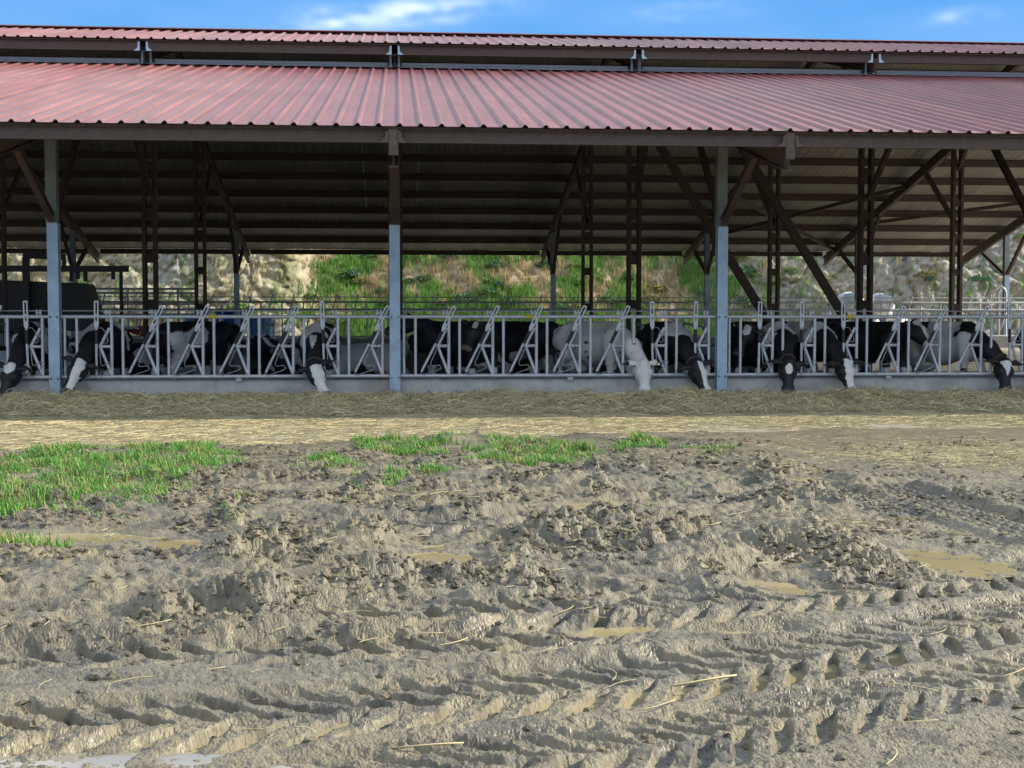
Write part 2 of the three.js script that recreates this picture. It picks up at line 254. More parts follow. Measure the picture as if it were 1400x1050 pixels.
{ // standing brown water
  const skySilt = new THREE.MeshPhysicalMaterial({ color: C(0.26, 0.235, 0.19), roughness: 0.02, ior: 1.33 });  // silty water with reflected sky put into its grey colour
  const water = new THREE.MeshPhysicalMaterial({ color: C(0.33, 0.275, 0.145), roughness: 0.035, ior: 1.33, specularIntensity: 1 });
  const sheet = (pts, lev) => { const s = new THREE.Shape(pts.map(([x, d]) => new THREE.Vector2(x, d))), g = new THREE.ShapeGeometry(s); const p = g.attributes.position; for (let i = 0; i < p.count; i++) p.setXYZ(i, p.getX(i), lev, -p.getY(i)); const id = g.index.array; for (let i = 0; i < id.length; i += 3) { const t = id[i]; id[i] = id[i + 1]; id[i + 1] = t; } g.computeVertexNormals(); g.translate(0, 0, 0); if (g.attributes.normal.getY(0) < 0) { for (let i = 0; i < id.length; i += 3) { const t = id[i]; id[i] = id[i + 1]; id[i + 1] = t; } g.computeVertexNormals(); } return g; };
  for (const [bx, bd, ra, rb, lev] of basins) { const pts = []; for (let a = 0; a < 24; a++) { const t = a / 24 * Math.PI * 2, k = 1.05 + 0.15 * noise2(Math.cos(t) * 2 + bx, Math.sin(t) * 2 + bd, 120); pts.push([bx + Math.cos(t) * ra * k, bd + Math.sin(t) * rb * k]); } structure(mesh('puddle', sheet(pts, lev), bd < 4.8 ? skySilt : water)); }
  for (const [x0, x1, k, lev] of trackWater) { const t = tracks[k], pts = [], h = t.w / 2 - 0.01; for (let i = 0; i <= 12; i++) { const x = lerp(x0, x1, i / 12); pts.push([x, t.c(x) - h]); } for (let i = 12; i >= 0; i--) { const x = lerp(x0, x1, i / 12); pts.push([x, t.c(x) + h]); } structure(mesh('puddle', sheet(pts, lev), water)); }
}
{ // loose clods lying on the churned part
  const R = rng(5), shapes = [];
  for (let k = 0; k < 6; k++) {
    const g = new THREE.IcosahedronGeometry(1, 1), p = g.attributes.position, v = new THREE.Vector3();
    for (let i = 0; i < p.count; i++) { v.fromBufferAttribute(p, i); const n = 1 + 0.5 * noise3(v.x * 1.3 + k * 9, v.y * 1.3, v.z * 1.3, 130) + 0.42 * noise3(v.x * 3.1, v.y * 3.1 + k * 5, v.z * 3.1, 131) + 0.3 * noise3(v.x * 7, v.y * 7, v.z * 7 + k, 132); v.multiplyScalar(n); p.setXYZ(i, v.x, v.y * 0.72, v.z * 0.85); }
    g.deleteAttribute('uv'); g.computeVertexNormals(); shapes.push(g);
  }
  const lists = shapes.map(() => []), c = [0, 0, 0]; let tries = 0, n = 0;
  while (n < 30000 && tries++ < 600000) {
    const D = 4.4 + Math.pow(R(), 0.8) * 12, X = 0.084 * D + (R() * 2 - 1) * (0.5 * D + 0.2), q = roughness(X, D), clump = smooth(-0.1, 0.22, fbm(X * 0.95, D * 0.95, 3, 16) + 0.02);
    if (R() > (q + 0.08) * (0.05 + 0.95 * clump)) continue;
    if (basins.some(([bx, bd, ra, rb]) => ((X - bx) / ra) ** 2 + ((D - bd) / rb) ** 2 < 1.3)) continue;
    const size = 0.0045 + 0.025 * Math.pow(R(), 3.6);
    lists[(R() * 6) | 0].push([X, D, size * (0.7 + 0.4 * D / 12), R() * 6.28, R() * 0.8 - 0.4]); n++;
  }
  const heap = stuff(group('mud_clods'), 'crumbled clods of grey clay strewn over the churned yard', 'mud clods'), m4 = new THREE.Matrix4(), q4 = new THREE.Quaternion(), mat = new THREE.MeshStandardMaterial({ color: 0xffffff, roughness: 0.85 }), co = new THREE.Color();
  lists.forEach((L, k) => {
    const im = new THREE.InstancedMesh(shapes[k], mat, L.length);
    L.forEach(([X, D, s, a, b], i) => { q4.setFromEuler(new THREE.Euler(b, a, b * 0.7)); m4.compose(V(X, mudHeight(X, D, true) + s * 0.12, D), q4, new THREE.Vector3(s * (1 + 0.5 * Math.abs(b)), s * 0.85, s)); im.setMatrixAt(i, m4); mudColour(X, D, c); const k2 = 0.62 + 0.5 * hash2(i, k, 141); im.setColorAt(i, co.setRGB(c[0] * k2, c[1] * k2, c[2] * k2)); });
    add(im, 'clods', heap);
  });
}
// ---------------------------------------------------------------- surfaces of the barn
const streak = texture(512, 512, (u, v) => { const a = tileNoise(u, v, 4, 4, 201), b = tileNoise(u, v * 0.12, 46, 2, 205), c = tileNoise(u, v, 60, 2, 208); const k = 0.86 + 0.16 * a + 0.10 * b + 0.06 * c, d = smooth(0.12, 0.5, tileNoise(u, v, 6, 4, 211)) * 0.28; return [lerp(k, 0.80, d), lerp(k, 0.92, d), lerp(k, 0.93, d)]; });
const fine = texture(512, 512, (u, v) => { const k = 0.86 + 0.2 * tileNoise(u, v, 7, 4, 221) + 0.1 * tileNoise(u, v, 60, 2, 224); return [k, k, k]; });
const fineBump = texture(256, 256, (u, v) => { const k = 0.5 + 0.4 * tileNoise(u, v, 22, 3, 231); return [k, k, k]; }, false);
const spangle = texture(512, 512, (u, v) => { const k = 0.88 + 0.07 * tileNoise(u, v, 30, 2, 235) + 0.12 * tileNoise(u, v, 4, 4, 238); return [k, k, k * 1.02]; });
const rustTex = texture(512, 512, (u, v) => { const a = tileNoise(u, v, 5, 5, 241), b = tileNoise(u, v, 26, 3, 244), k = 0.82 + 0.16 * a + 0.14 * b, rr = smooth(0.15, 0.5, a + 0.4 * b); return [k + 0.1 * rr, k, k - 0.06 * rr]; });
const roofMats = [[0.295, 0.098, 0.092], [0.26, 0.085, 0.088], [0.28, 0.104, 0.10], [0.245, 0.078, 0.083], [0.305, 0.122, 0.113]].map((c) => new THREE.MeshStandardMaterial({ color: C(...c), map: streak, roughness: 0.5, metalness: 0.0, bumpMap: fineBump, bumpScale: 0.0012 }));
const liningMats = [[0.43, 0.41, 0.37], [0.385, 0.37, 0.345], [0.455, 0.43, 0.38], [0.41, 0.38, 0.335]].map((c) => new THREE.MeshStandardMaterial({ color: C(...c), map: fine, roughness: 0.95 }));
const steel = new THREE.MeshStandardMaterial({ color: C(0.135, 0.092, 0.075), map: rustTex, roughness: 0.72 });
const galv = new THREE.MeshStandardMaterial({ color: C(0.50, 0.64, 0.74), map: spangle, roughness: 0.42, metalness: 0.35 });
const zincPale = new THREE.MeshStandardMaterial({ color: C(0.62, 0.66, 0.70), map: spangle, roughness: 0.55 });
const galvDark = new THREE.MeshStandardMaterial({ color: C(0.30, 0.33, 0.33), map: spangle, roughness: 0.6, metalness: 0.4 });
const concrete = new THREE.MeshStandardMaterial({ color: 0xffffff, vertexColors: true, roughness: 0.9, bumpMap: fineBump, bumpScale: 0.003 });

// ---------------------------------------------------------------- barn
const EAVE = 20.2, RIDGE = 38.2, TOP = 33.95, SL = 0.243, YE = 4.38, SHIFT = -0.06, FRONT = 24.6;
const roofY = (D) => YE + SL * (D < RIDGE ? D - EAVE : 2 * RIDGE - D - EAVE); // sheet line of the lower slopes
const mirror = (D) => 2 * RIDGE - D;
const frames = []; for (let i = -4; i <= 4; i++) frames.push(i * 6 + SHIFT);
const X0 = frames[0] - 0.35, X1 = frames[8] + 0.35;
const barn = tag(group('dairy_barn'), 'long open-sided cattle barn with a faded red ribbed metal roof', 'barn');
const ang = Math.atan(SL);
{
  const pitch = 0.31, w = pitch * 3;
  const sheetGeo = (L, k) => { // ribbed steel sheet, three ribs wide, with thickness
    const top = []; for (let r = 0; r < 3; r++) { const x = r * pitch; top.push([x, 0], [x + pitch - 0.095, 0], [x + pitch - 0.066, 0.036], [x + pitch - 0.052, 0.042], [x + pitch - 0.038, 0.042], [x + pitch - 0.024, 0.036]); } top.push([w - 0.001, 0.002]);
    const pos = [], uv = [], t = 0.004, quad = (a, b, c, d, ua, ub, uc, ud) => { pos.push(...a, ...b, ...c, ...a, ...c, ...d); uv.push(...ua, ...ub, ...uc, ...ua, ...uc, ...ud); }, su = 1 / 2.3, sv = 1 / 9;
    for (let i = 0; i + 1 < top.length; i++) {
      const [x0, y0] = top[i], [x1, y1] = top[i + 1], U = (x) => (x + k * 0.57) * su, Vv = (z) => (-z + k * 2.3) * sv;
      quad([x0, y0, 0], [x1, y1, 0], [x1, y1, -L], [x0, y0, -L], [U(x0), Vv(0)], [U(x1), Vv(0)], [U(x1), Vv(-L)], [U(x0), Vv(-L)]);
      quad([x1, y1 - t, 0], [x0, y0 - t, 0], [x0, y0 - t, -L], [x1, y1 - t, -L], [U(x1), Vv(0)], [U(x0), Vv(0)], [U(x0), Vv(-L)], [U(x1), Vv(-L)]);
      quad([x0, y0 - t, 0], [x1, y1 - t, 0], [x1, y1, 0], [x0, y0, 0], [U(x0), 0], [U(x1), 0], [U(x1), 0.01], [U(x0), 0.01]);
    }
    const g = new THREE.BufferGeometry(); g.setAttribute('position', new THREE.Float32BufferAttribute(pos, 3)); g.setAttribute('uv', new THREE.Float32BufferAttribute(uv, 2)); g.computeVertexNormals(); return g;
  };
  const lowL = (TOP - EAVE + 0.1) / Math.cos(ang), topEave = 33.3, topY = 8.22, topL = (RIDGE - topEave + 0.02) / Math.cos(ang);
  const lowG = [0, 1, 2, 3, 4].map((k) => sheetGeo(lowL, k)), topG = [0, 1, 2].map((k) => sheetGeo(topL, k + 5)), R = rng(31), n = Math.ceil((X1 - X0) / w);
  const panelLow = new THREE.BoxGeometry(w - 0.012, 0.02, lowL - 0.25), panelTop = new THREE.BoxGeometry(w - 0.012, 0.02, topL - 0.2);
  for (const rear of [false, true]) for (let i = 0; i < n; i++) {
    const x = X0 + i * w, jig = (R() - 0.5) * 0.03;
    for (const [gs, y, d, name] of [[lowG, YE, EAVE + jig, 'roof_sheet'], [topG, topY, topEave + jig * 0.5, 'roof_sheet']]) {
      const m = mesh(name, gs[(R() * gs.length) | 0], roofMats[(R() * 5) | 0], barn);
      if (rear) { m.position.set(x + w, y, -mirror(d)); m.rotation.set(0, Math.PI, 0); m.rotation.order = 'YXZ'; m.rotation.x = ang; } else { m.position.set(x, y, -d); m.rotation.x = ang; }
    }
    for (const [g, y, d, L] of [[panelLow, YE, EAVE, lowL], [panelTop, topY, topEave, topL]]) {
      const m = mesh('lining_panel', g, liningMats[(R() * 4) | 0], barn), c = L / 2 + 0.02, D = d + c * Math.cos(ang) + 0.05, yy = y + c * Math.sin(ang) - 0.03;
      m.position.set(x + w / 2, yy, rear ? -mirror(D) : -D); m.rotation.x = rear ? -ang : ang;
    }
  }
  // ridge cap
  mesh('ridge_cap', join([bar(V(X0, topY + SL * 4.9 + 0.06, RIDGE - 0.13), V(X1, topY + SL * 4.9 + 0.06, RIDGE - 0.13), 0.3, 0.012, new THREE.Vector3(0, Math.cos(ang), Math.sin(ang))), bar(V(X0, topY + SL * 4.9 + 0.06, RIDGE + 0.13), V(X1, topY + SL * 4.9 + 0.06, RIDGE + 0.13), 0.3, 0.012, new THREE.Vector3(0, Math.cos(ang), -Math.sin(ang)))]), roofMats[1], barn);
  // purlins, each as long as the barn
  const PU = 1.8, ph = 0.24;
  for (let d = EAVE + 0.12 + PU; d < TOP - 0.3; d += PU) for (const rear of [0, 1]) { const D = rear ? mirror(d) : d, y = roofY(d) - 0.065 - ph / 2; mesh('purlin', bar(V(X0 + 0.1, y, D), V(X1 - 0.1, y, D), 0.085, ph), steel, barn); }
  for (let d = topEave + 1.7; d < RIDGE - 0.2; d += 1.6) for (const rear of [0, 1]) { const D = rear ? mirror(d) : d, y = topY + SL * (d - topEave) - 0.065 - 0.1; mesh('purlin', bar(V(X0 + 0.1, y, D), V(X1 - 0.1, y, D), 0.08, 0.2), steel, barn); }
  // eave beams (one length per bay), raised-roof eave beams, flashing
  for (let i = 0; i < 8; i++) {
    const a = frames[i] + 0.075, b = frames[i + 1] - 0.075;
    for (const rear of [0, 1]) {
      const F = (D) => rear ? mirror(D) : D;
      mesh('eave_beam', worldUV(ibeam(V(a, YE - 0.125, F(EAVE + 0.16)), V(b, YE - 0.125, F(EAVE + 0.16)), 0.12, 0.20), 1.3), steel, barn);
      mesh('raised_eave_beam', worldUV(ibeam(V(a, topY - 0.145, F(topEave + 0.16)), V(b, topY - 0.145, F(topEave + 0.16)), 0.13, 0.24), 1.3), steel, barn);
      const fl = mesh('flashing', join([bar(V(frames[i], roofY(TOP) + 0.085, F(TOP - 0.01)), V(frames[i + 1] - 0.01, roofY(TOP) + 0.085, F(TOP - 0.01)), 0.006, 0.11), bar(V(frames[i], roofY(TOP - 0.16) + 0.052, F(TOP - 0.16)), V(frames[i + 1] - 0.01, roofY(TOP - 0.16) + 0.052, F(TOP - 0.16)), 0.32, 0.006, new THREE.Vector3(0, Math.cos(ang), (rear ? -1 : 1) * Math.sin(ang)))]), zincPale, barn);
      for (const s of [0, 1]) { // splice plates beside each rafter end
        const sh = new THREE.Shape([[0, 0], [0.13, 0], [0.05, 0.06], [0.035, 0.17], [0, 0.17]].map((p) => new THREE.Vector2(...p))), g = new THREE.ExtrudeGeometry(sh, { depth: 0.012, bevelEnabled: false });
        if (s) g.rotateY(Math.PI);
        const lower = g.clone(), upper = g.clone().scale(1.1, 1.25, 1);
        lower.translate(s ? b : a, YE - 0.235, -F(EAVE + 0.05) + (rear ? -0.02 : 0.01)); upper.translate(s ? b : a, topY - 0.28, -F(topEave + 0.05) + (rear ? -0.02 : 0.01));
        if (!rear) { mesh('splice_plate', lower, steel, barn); mesh('splice_plate', upper, galv, barn); }
      }
    }
  }
  // frames: rafters, columns, knee braces
  for (const fx of frames) {
    for (const rear of [0, 1]) {
      const F = (D) => rear ? mirror(D) : D, raf = (D) => roofY(D) - 0.065 - ph - 0.17; // rafter centre line
      mesh('rafter', worldUV(ibeam(V(fx, raf(EAVE + 0.1) + 0.02, F(EAVE + 0.1)), V(fx, raf(TOP), F(TOP)), 0.14, 0.33), 0.5), steel, barn);
      if (!rear) mesh('rafter_end', worldUV(join([bar(V(fx, YE - 0.42, EAVE + 0.06), V(fx, YE - 0.03, EAVE + 0.06), 0.14, 0.02)]), 0.5), steel, barn);
      mesh('raised_rafter', worldUV(ibeam(V(fx, topY - 0.40, F(topEave + 0.1)), V(fx, topY - 0.40 + SL * (RIDGE - topEave), F(RIDGE)), 0.13, 0.26), 0.5), steel, barn);
      // twin-channel column carrying the raised roof
      const top = topY - 0.36, col = join([bar(V(fx - 0.13, 0.1, F(TOP)), V(fx - 0.13, top, F(TOP)), 0.085, 0.26, new THREE.Vector3(0, 0, 1)), bar(V(fx + 0.13, 0.1, F(TOP)), V(fx + 0.13, top, F(TOP)), 0.085, 0.26, new THREE.Vector3(0, 0, 1))]);
      const cm = mesh('column', worldUV(col, 0.5), steel, barn);
      for (let y = 1.9; y < 7.4; y += 1.12) mesh('batten', worldUV(new THREE.BoxGeometry(0.175, 0.22, 0.2).translate(fx, y, -F(TOP)), 0.5), steel, cm);
      mesh('column_head', worldUV(join([bar(V(fx - 0.1, 7.55, F(TOP - 0.16)), V(fx - 0.1, 8.02, F(TOP - 0.16)), 0.05, 0.02, new THREE.Vector3(0, 0, 1)), bar(V(fx + 0.1, 7.55, F(TOP - 0.16)), V(fx + 0.1, 8.02, F(TOP - 0.16)), 0.05, 0.02, new THREE.Vector3(0, 0, 1))]), 0.5), galv, barn);
      // knee braces of the column, in the plane of the frame
      mesh('knee_brace', worldUV(bar(V(fx + 0.02, 4.6, F(TOP - 0.12)), V(fx, raf(TOP - 2.6) - 0.15, F(TOP - 2.6)), 0.1, 0.16), 0.5), steel, barn);
      mesh('knee_brace', worldUV(bar(V(fx + 0.02, 6.4, F(TOP + 0.12)), V(fx, topY - 0.45 + SL * 2.4, F(TOP + 1.9)), 0.1, 0.16), 0.5), steel, barn);
      // outer post: galvanised below, darker steel above, with its fork of braces
      const galvHead = rear || Math.abs(fx - SHIFT) > 1;
      const post = mesh('post', worldUV(ibeam(V(fx, 0.02, F(FRONT)), V(fx, 3.22, F(FRONT)), 0.19, 0.2, new THREE.Vector3(0, 0, 1), 0.016, 0.012), 0.8), galv, barn);
      mesh('post_head', worldUV(ibeam(V(fx + (galvHead ? -0.015 : 0.0), 3.22, F(FRONT)), V(fx + (galvHead ? -0.015 : 0.0), raf(FRONT) - 0.16, F(FRONT)), 0.19, 0.19, new THREE.Vector3(0, 0, 1), 0.016, 0.012), 0.5), galvHead ? galvDark : steel, barn);
      for (const y of [0.48, 1.57]) for (const s of [-1, 1]) { const g = new THREE.CylinderGeometry(0.016, 0.016, 0.03, 6).rotateX(Math.PI / 2).translate(fx + s * 0.06, y, -F(FRONT) + (rear ? -0.11 : 0.11)); if (!rear) mesh('bolt', g, steel, post); }
      mesh('fork_brace', worldUV(ibeam(V(fx, 3.3, F(FRONT - 0.1)), V(fx, raf(FRONT - 2.25) - 0.16, F(FRONT - 2.25)), 0.11, 0.14), 0.5), steel, barn);
      mesh('fork_brace', worldUV(ibeam(V(fx, 3.3, F(FRONT + 0.1)), V(fx, raf(FRONT + 2.3) - 0.16, F(FRONT + 2.3)), 0.1, 0.12), 0.5), steel, barn);
    }
  }
  // two long diagonal props standing beside the inner columns
  mesh('diagonal_prop', worldUV(bar(V(6.25, 6.35, TOP - 0.2), V(9.35, 1.5, TOP - 0.2), 0.14, 0.2), 0.5), steel, barn);
  mesh('diagonal_prop', worldUV(bar(V(8.2, 6.35, TOP - 0.6), V(11.25, 1.5, TOP - 0.6), 0.14, 0.2), 0.5), steel, barn);
  // diagonal wind bracing under the rear slope
  mesh('wind_brace', worldUV(bar(V(12.1, 5.9, 48), V(17.9, 4.35, 54.6), 0.1, 0.13), 0.5), steel, barn);
  mesh('wind_brace', worldUV(bar(V(12.1, 4.7, 53), V(17.9, 6.2, 46.8), 0.1, 0.13), 0.5), steel, barn);
  mesh('wind_brace', worldUV(bar(V(18.1, 5.2, 51), V(23.8, 5.9, 48), 0.1, 0.13), 0.5), steel, barn);
}
// concrete: feed lane, kerb wall, barn floor
function slab(name, x0, x1, d0, d1, nx, nd, hf, cf, mat = concrete) {
  const g = new THREE.PlaneGeometry(1, 1, nx, nd), p = g.attributes.position, col = new Float32Array(p.count * 3), uv = g.attributes.uv, c = [0, 0, 0];
  for (let i = 0; i < p.count; i++) { const X = lerp(x0, x1, p.getX(i) + 0.5), D = lerp(d0, d1, p.getY(i) + 0.5); p.setXYZ(i, X, hf(X, D), -D); cf(X, D, c); col.set(c, 3 * i); uv.setXY(i, X / 1.3, D / 1.3); }
  g.setAttribute('color', new THREE.BufferAttribute(col, 3)); g.computeVertexNormals(); return structure(mesh(name, g, mat));
}
function laneColour(X, D, c) {
  const a = fbm(X * 0.8, D * 2.2, 4, 301), b = fbm(X * 5, D * 9, 3, 305);
  let r = 0.37, g = 0.34, bl = 0.28; const straw = smooth(-0.25, 0.35, a + 0.5 * b) * smooth(16.6, 17.6, D + 0.3 * noise2(X, D, 309)); r = lerp(r, 0.36, straw); g = lerp(g, 0.305, straw); bl = lerp(bl, 0.205, straw);
  const br = smooth(3.5, 6, X + 0.9 * noise2(X * 0.5, D, 311)) * (1 - smooth(18.3, 19.2, D + 0.4 * noise2(X * 0.8, D, 312))); r = lerp(r, 0.21, br * 0.85); g = lerp(g, 0.165, br * 0.85); bl = lerp(bl, 0.11, br * 0.85);
  const k = 1 + 0.2 * b; c[0] = r * k; c[1] = g * k; c[2] = bl * k;
}
slab('feed_lane', -60, 60, 15.5, 25, 900, 90, (X, D) => 0.004 * noise2(X, D, 300), laneColour);
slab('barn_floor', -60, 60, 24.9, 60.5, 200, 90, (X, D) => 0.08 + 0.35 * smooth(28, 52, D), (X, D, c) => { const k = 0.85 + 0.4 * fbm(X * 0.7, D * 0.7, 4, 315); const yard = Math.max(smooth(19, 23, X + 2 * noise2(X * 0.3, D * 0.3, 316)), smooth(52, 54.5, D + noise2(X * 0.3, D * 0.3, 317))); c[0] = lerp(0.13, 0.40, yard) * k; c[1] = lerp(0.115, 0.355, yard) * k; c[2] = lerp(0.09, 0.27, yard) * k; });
for (let i = 0; i < 8; i++) { // kerb wall between the posts, one casting per bay
  const a = frames[i] + 0.004, b = frames[i + 1] - 0.004, nx = 80, top = 0.455 + 0.004 * noise2(i * 3.1, 1, 320);
  const prof = [[FRONT + 0.105, -0.05], [FRONT + 0.115, top - 0.025], [FRONT + 0.14, top], [FRONT + 0.26, top], [FRONT + 0.285, top - 0.025], [FRONT + 0.29, 0.02]];
  const pos = [], col = [], uv = [], idx = [];
  for (let k = 0; k <= nx; k++) for (let j = 0; j < prof.length * 5 - 4; j++) {
    const q = j / 5, jj = Math.min(prof.length - 2, Math.floor(q)), t = q - jj, x = lerp(a, b, k / nx), d = lerp(prof[jj][0], prof[jj + 1][0], t), y = lerp(prof[jj][1], prof[jj + 1][1], t);
    pos.push(x, y + 0.006 * noise2(x * 4, y * 9, 325) * (j ? 1 : 0), -d - 0.005 * noise2(x * 3, y * 6, 326));
    const st = smooth(0.0, 0.5, fbm(x * 1.4, y * 2.5 + d, 4, 328)), sp = 1 + 0.2 * fbm(x * 9, y * 9 + d * 9, 3, 331); col.push(lerp(0.50, 0.36, st) * sp, lerp(0.485, 0.345, st) * sp, lerp(0.45, 0.31, st) * sp); uv.push(x, y + d);
  }
  const m = prof.length * 5 - 4; for (let k = 0; k < nx; k++) for (let j = 0; j < m - 1; j++) { const p = k * m + j; idx.push(p, p + m, p + 1, p + m, p + m + 1, p + 1); }
  const g = new THREE.BufferGeometry(); g.setAttribute('position', new THREE.Float32BufferAttribute(pos, 3)); g.setAttribute('color', new THREE.Float32BufferAttribute(col, 3)); g.setAttribute('uv', new THREE.Float32BufferAttribute(uv, 2)); g.setIndex(idx); g.computeVertexNormals();
  mesh('kerb_wall', g, concrete, barn);
}
// ---------------------------------------------------------------- self-locking feed barriers between the front posts
const tubeMat = new THREE.MeshStandardMaterial({ color: C(0.76, 0.78, 0.78), map: spangle, roughness: 0.45, metalness: 0.3 });
const wireMat = new THREE.MeshStandardMaterial({ color: C(0.42, 0.44, 0.45), roughness: 0.5, metalness: 0.6 });
const rubber = new THREE.MeshStandardMaterial({ color: C(0.03, 0.03, 0.03), roughness: 0.7 });
const yellowPaint = new THREE.MeshStandardMaterial({ color: C(0.6, 0.5, 0.05), roughness: 0.6 });
const RAIL_T = 1.575, RAIL_B = 0.505, LOCK_D = FRONT + 0.02, PERIOD = 0.8;
function barrier(bay, shut, label, plates) { // shut: indices of the places whose arm is upright
  const x0 = frames[bay], g = tag(group('feed_barrier', x0, 0, -LOCK_D), label, 'feed barrier', 'feed barriers along the kerb wall');
  const P = (x, y, z = 0) => new THREE.Vector3(x, y, z);
  mesh('top_rail', worldUV(rod(P(0.1, RAIL_T, 0), P(5.9, RAIL_T, 0), 0.034, 12)), tubeMat, g);
  mesh('bottom_rail', worldUV(rod(P(0.1, RAIL_B, 0), P(5.9, RAIL_B, 0), 0.034, 12)), tubeMat, g);
  mesh('lock_rod', rod(P(0.12, RAIL_T + 0.105, -0.02), P(5.88, RAIL_T + 0.105, -0.02), 0.011, 6), wireMat, g);
  mesh('upright', worldUV(rod(P(0.16, RAIL_B, 0), P(0.16, RAIL_T, 0), 0.026)), tubeMat, g);
  for (let k = 0; k < 7; k++) {
    const A = 0.37 + PERIOD * k, K = A + 0.40, B = A + 0.605, yk = 1.045, R = rng(900 + bay * 10 + k);
    mesh('upright', worldUV(rod(P(A, RAIL_B, 0), P(A, RAIL_T, 0), 0.027)), tubeMat, g);
    mesh('upright', worldUV(rod(P(B, RAIL_B, 0), P(B, RAIL_T, 0), 0.029)), tubeMat, g);
    mesh('spur', worldUV(join([rod(P(K, yk, 0), P(B - 0.02, yk, 0), 0.029), rod(P(K, yk, 0), P(B - 0.035, RAIL_T - 0.2, 0), 0.029), rod(P(K, yk + 0.005, 0), P(B - 0.015, RAIL_B + 0.05, 0), 0.029), new THREE.SphereGeometry(0.032, 8, 6).translate(K, yk, 0)])), tubeMat, g);
    // the swinging arm: slotted head above the rail, tube below, turning about the spur
    const arm = new THREE.Group(); arm.name = 'lock_arm'; arm.position.set(K - 0.055, yk, 0.035); g.add(arm);
    const tilt = shut.includes(k) ? 0.035 - R() * 0.06 : -0.46 + (R() - 0.5) * 0.03; arm.rotation.z = tilt;
    mesh('arm_tube', worldUV(rod(P(0, -0.52, 0), P(0, 0.46, 0), 0.024)), tubeMat, arm);
    mesh('slotted_head', join([bar(P(-0.028, 0.36, 0), P(-0.028, 0.80, 0), 0.022, 0.03, P(0, 0, 1)), bar(P(0.028, 0.36, 0), P(0.028, 0.80, 0), 0.022, 0.03, P(0, 0, 1)), new THREE.BoxGeometry(0.066, 0.06, 0.028).translate(0, 0.37, 0), new THREE.BoxGeometry(0.066, 0.035, 0.028).translate(0, 0.56, 0), new THREE.BoxGeometry(0.066, 0.03, 0.028).translate(0, 0.80, 0)]), tubeMat, arm);
    mesh('grip', rod(P(0, 0.05, 0), P(0, 0.30, 0), 0.029), rubber, arm);
    mesh('wire_loop', wire([P(0.0, -0.53, 0), P(0.015, -0.565, 0), P(0.07, -0.55, 0), P(0.12, -0.49, 0), P(0.26, -0.35, 0), P(0.29, -0.30, 0), P(0.23, -0.27, 0), P(0.12, -0.34, 0), P(0.075, -0.30, 0), P(0.06, 0.02, 0)], 0.0075, 36), wireMat, arm);
    mesh('wire_loop', wire([P(0.04, 0.33, 0), P(0.10, 0.33, 0), P(0.16, 0.24, 0), P(0.20, 0.10, 0), P(0.17, 0.06, 0), P(0.09, 0.10, 0)], 0.0065, 24), wireMat, arm);
    mesh('rail_clip', join([new THREE.BoxGeometry(0.03, 0.1, 0.02).translate(B - 0.09, RAIL_T + 0.075, 0), new THREE.BoxGeometry(0.03, 0.1, 0.02).translate(B - 0.03, RAIL_T + 0.075, 0), new THREE.BoxGeometry(0.1, 0.018, 0.03).translate(B - 0.06, RAIL_T + 0.07, 0)]), wireMat, g);
  }
  for (const px of plates) mesh('sticker', new THREE.CylinderGeometry(0.0365, 0.0365, 0.16, 14).rotateZ(Math.PI / 2).translate(px, RAIL_T, 0), yellowPaint, g);
  mesh('end_cap', join([new THREE.BoxGeometry(0.1, 0.09, 0.02).translate(3.2, RAIL_B - 0.045, 0.0)]), wireMat, g);
  return g;
}
barrier(2, [6], 'galvanised feed barrier whose one black cow eats at the place next to a post', []);
barrier(3, [0, 5], 'galvanised feed barrier with two feeding black cows apart and five slanted open arms', [2.75]);
barrier(4, [5, 6], 'galvanised feed barrier where the spotted white cow feeds beside a black one', [2.45]);
barrier(5, [0, 1, 2, 6], 'galvanised feed barrier with a row of black cows feeding and a white-faced cow looking out', [2.45]);
barrier(6, [], 'galvanised feed barrier standing empty with every arm slanted open', []);
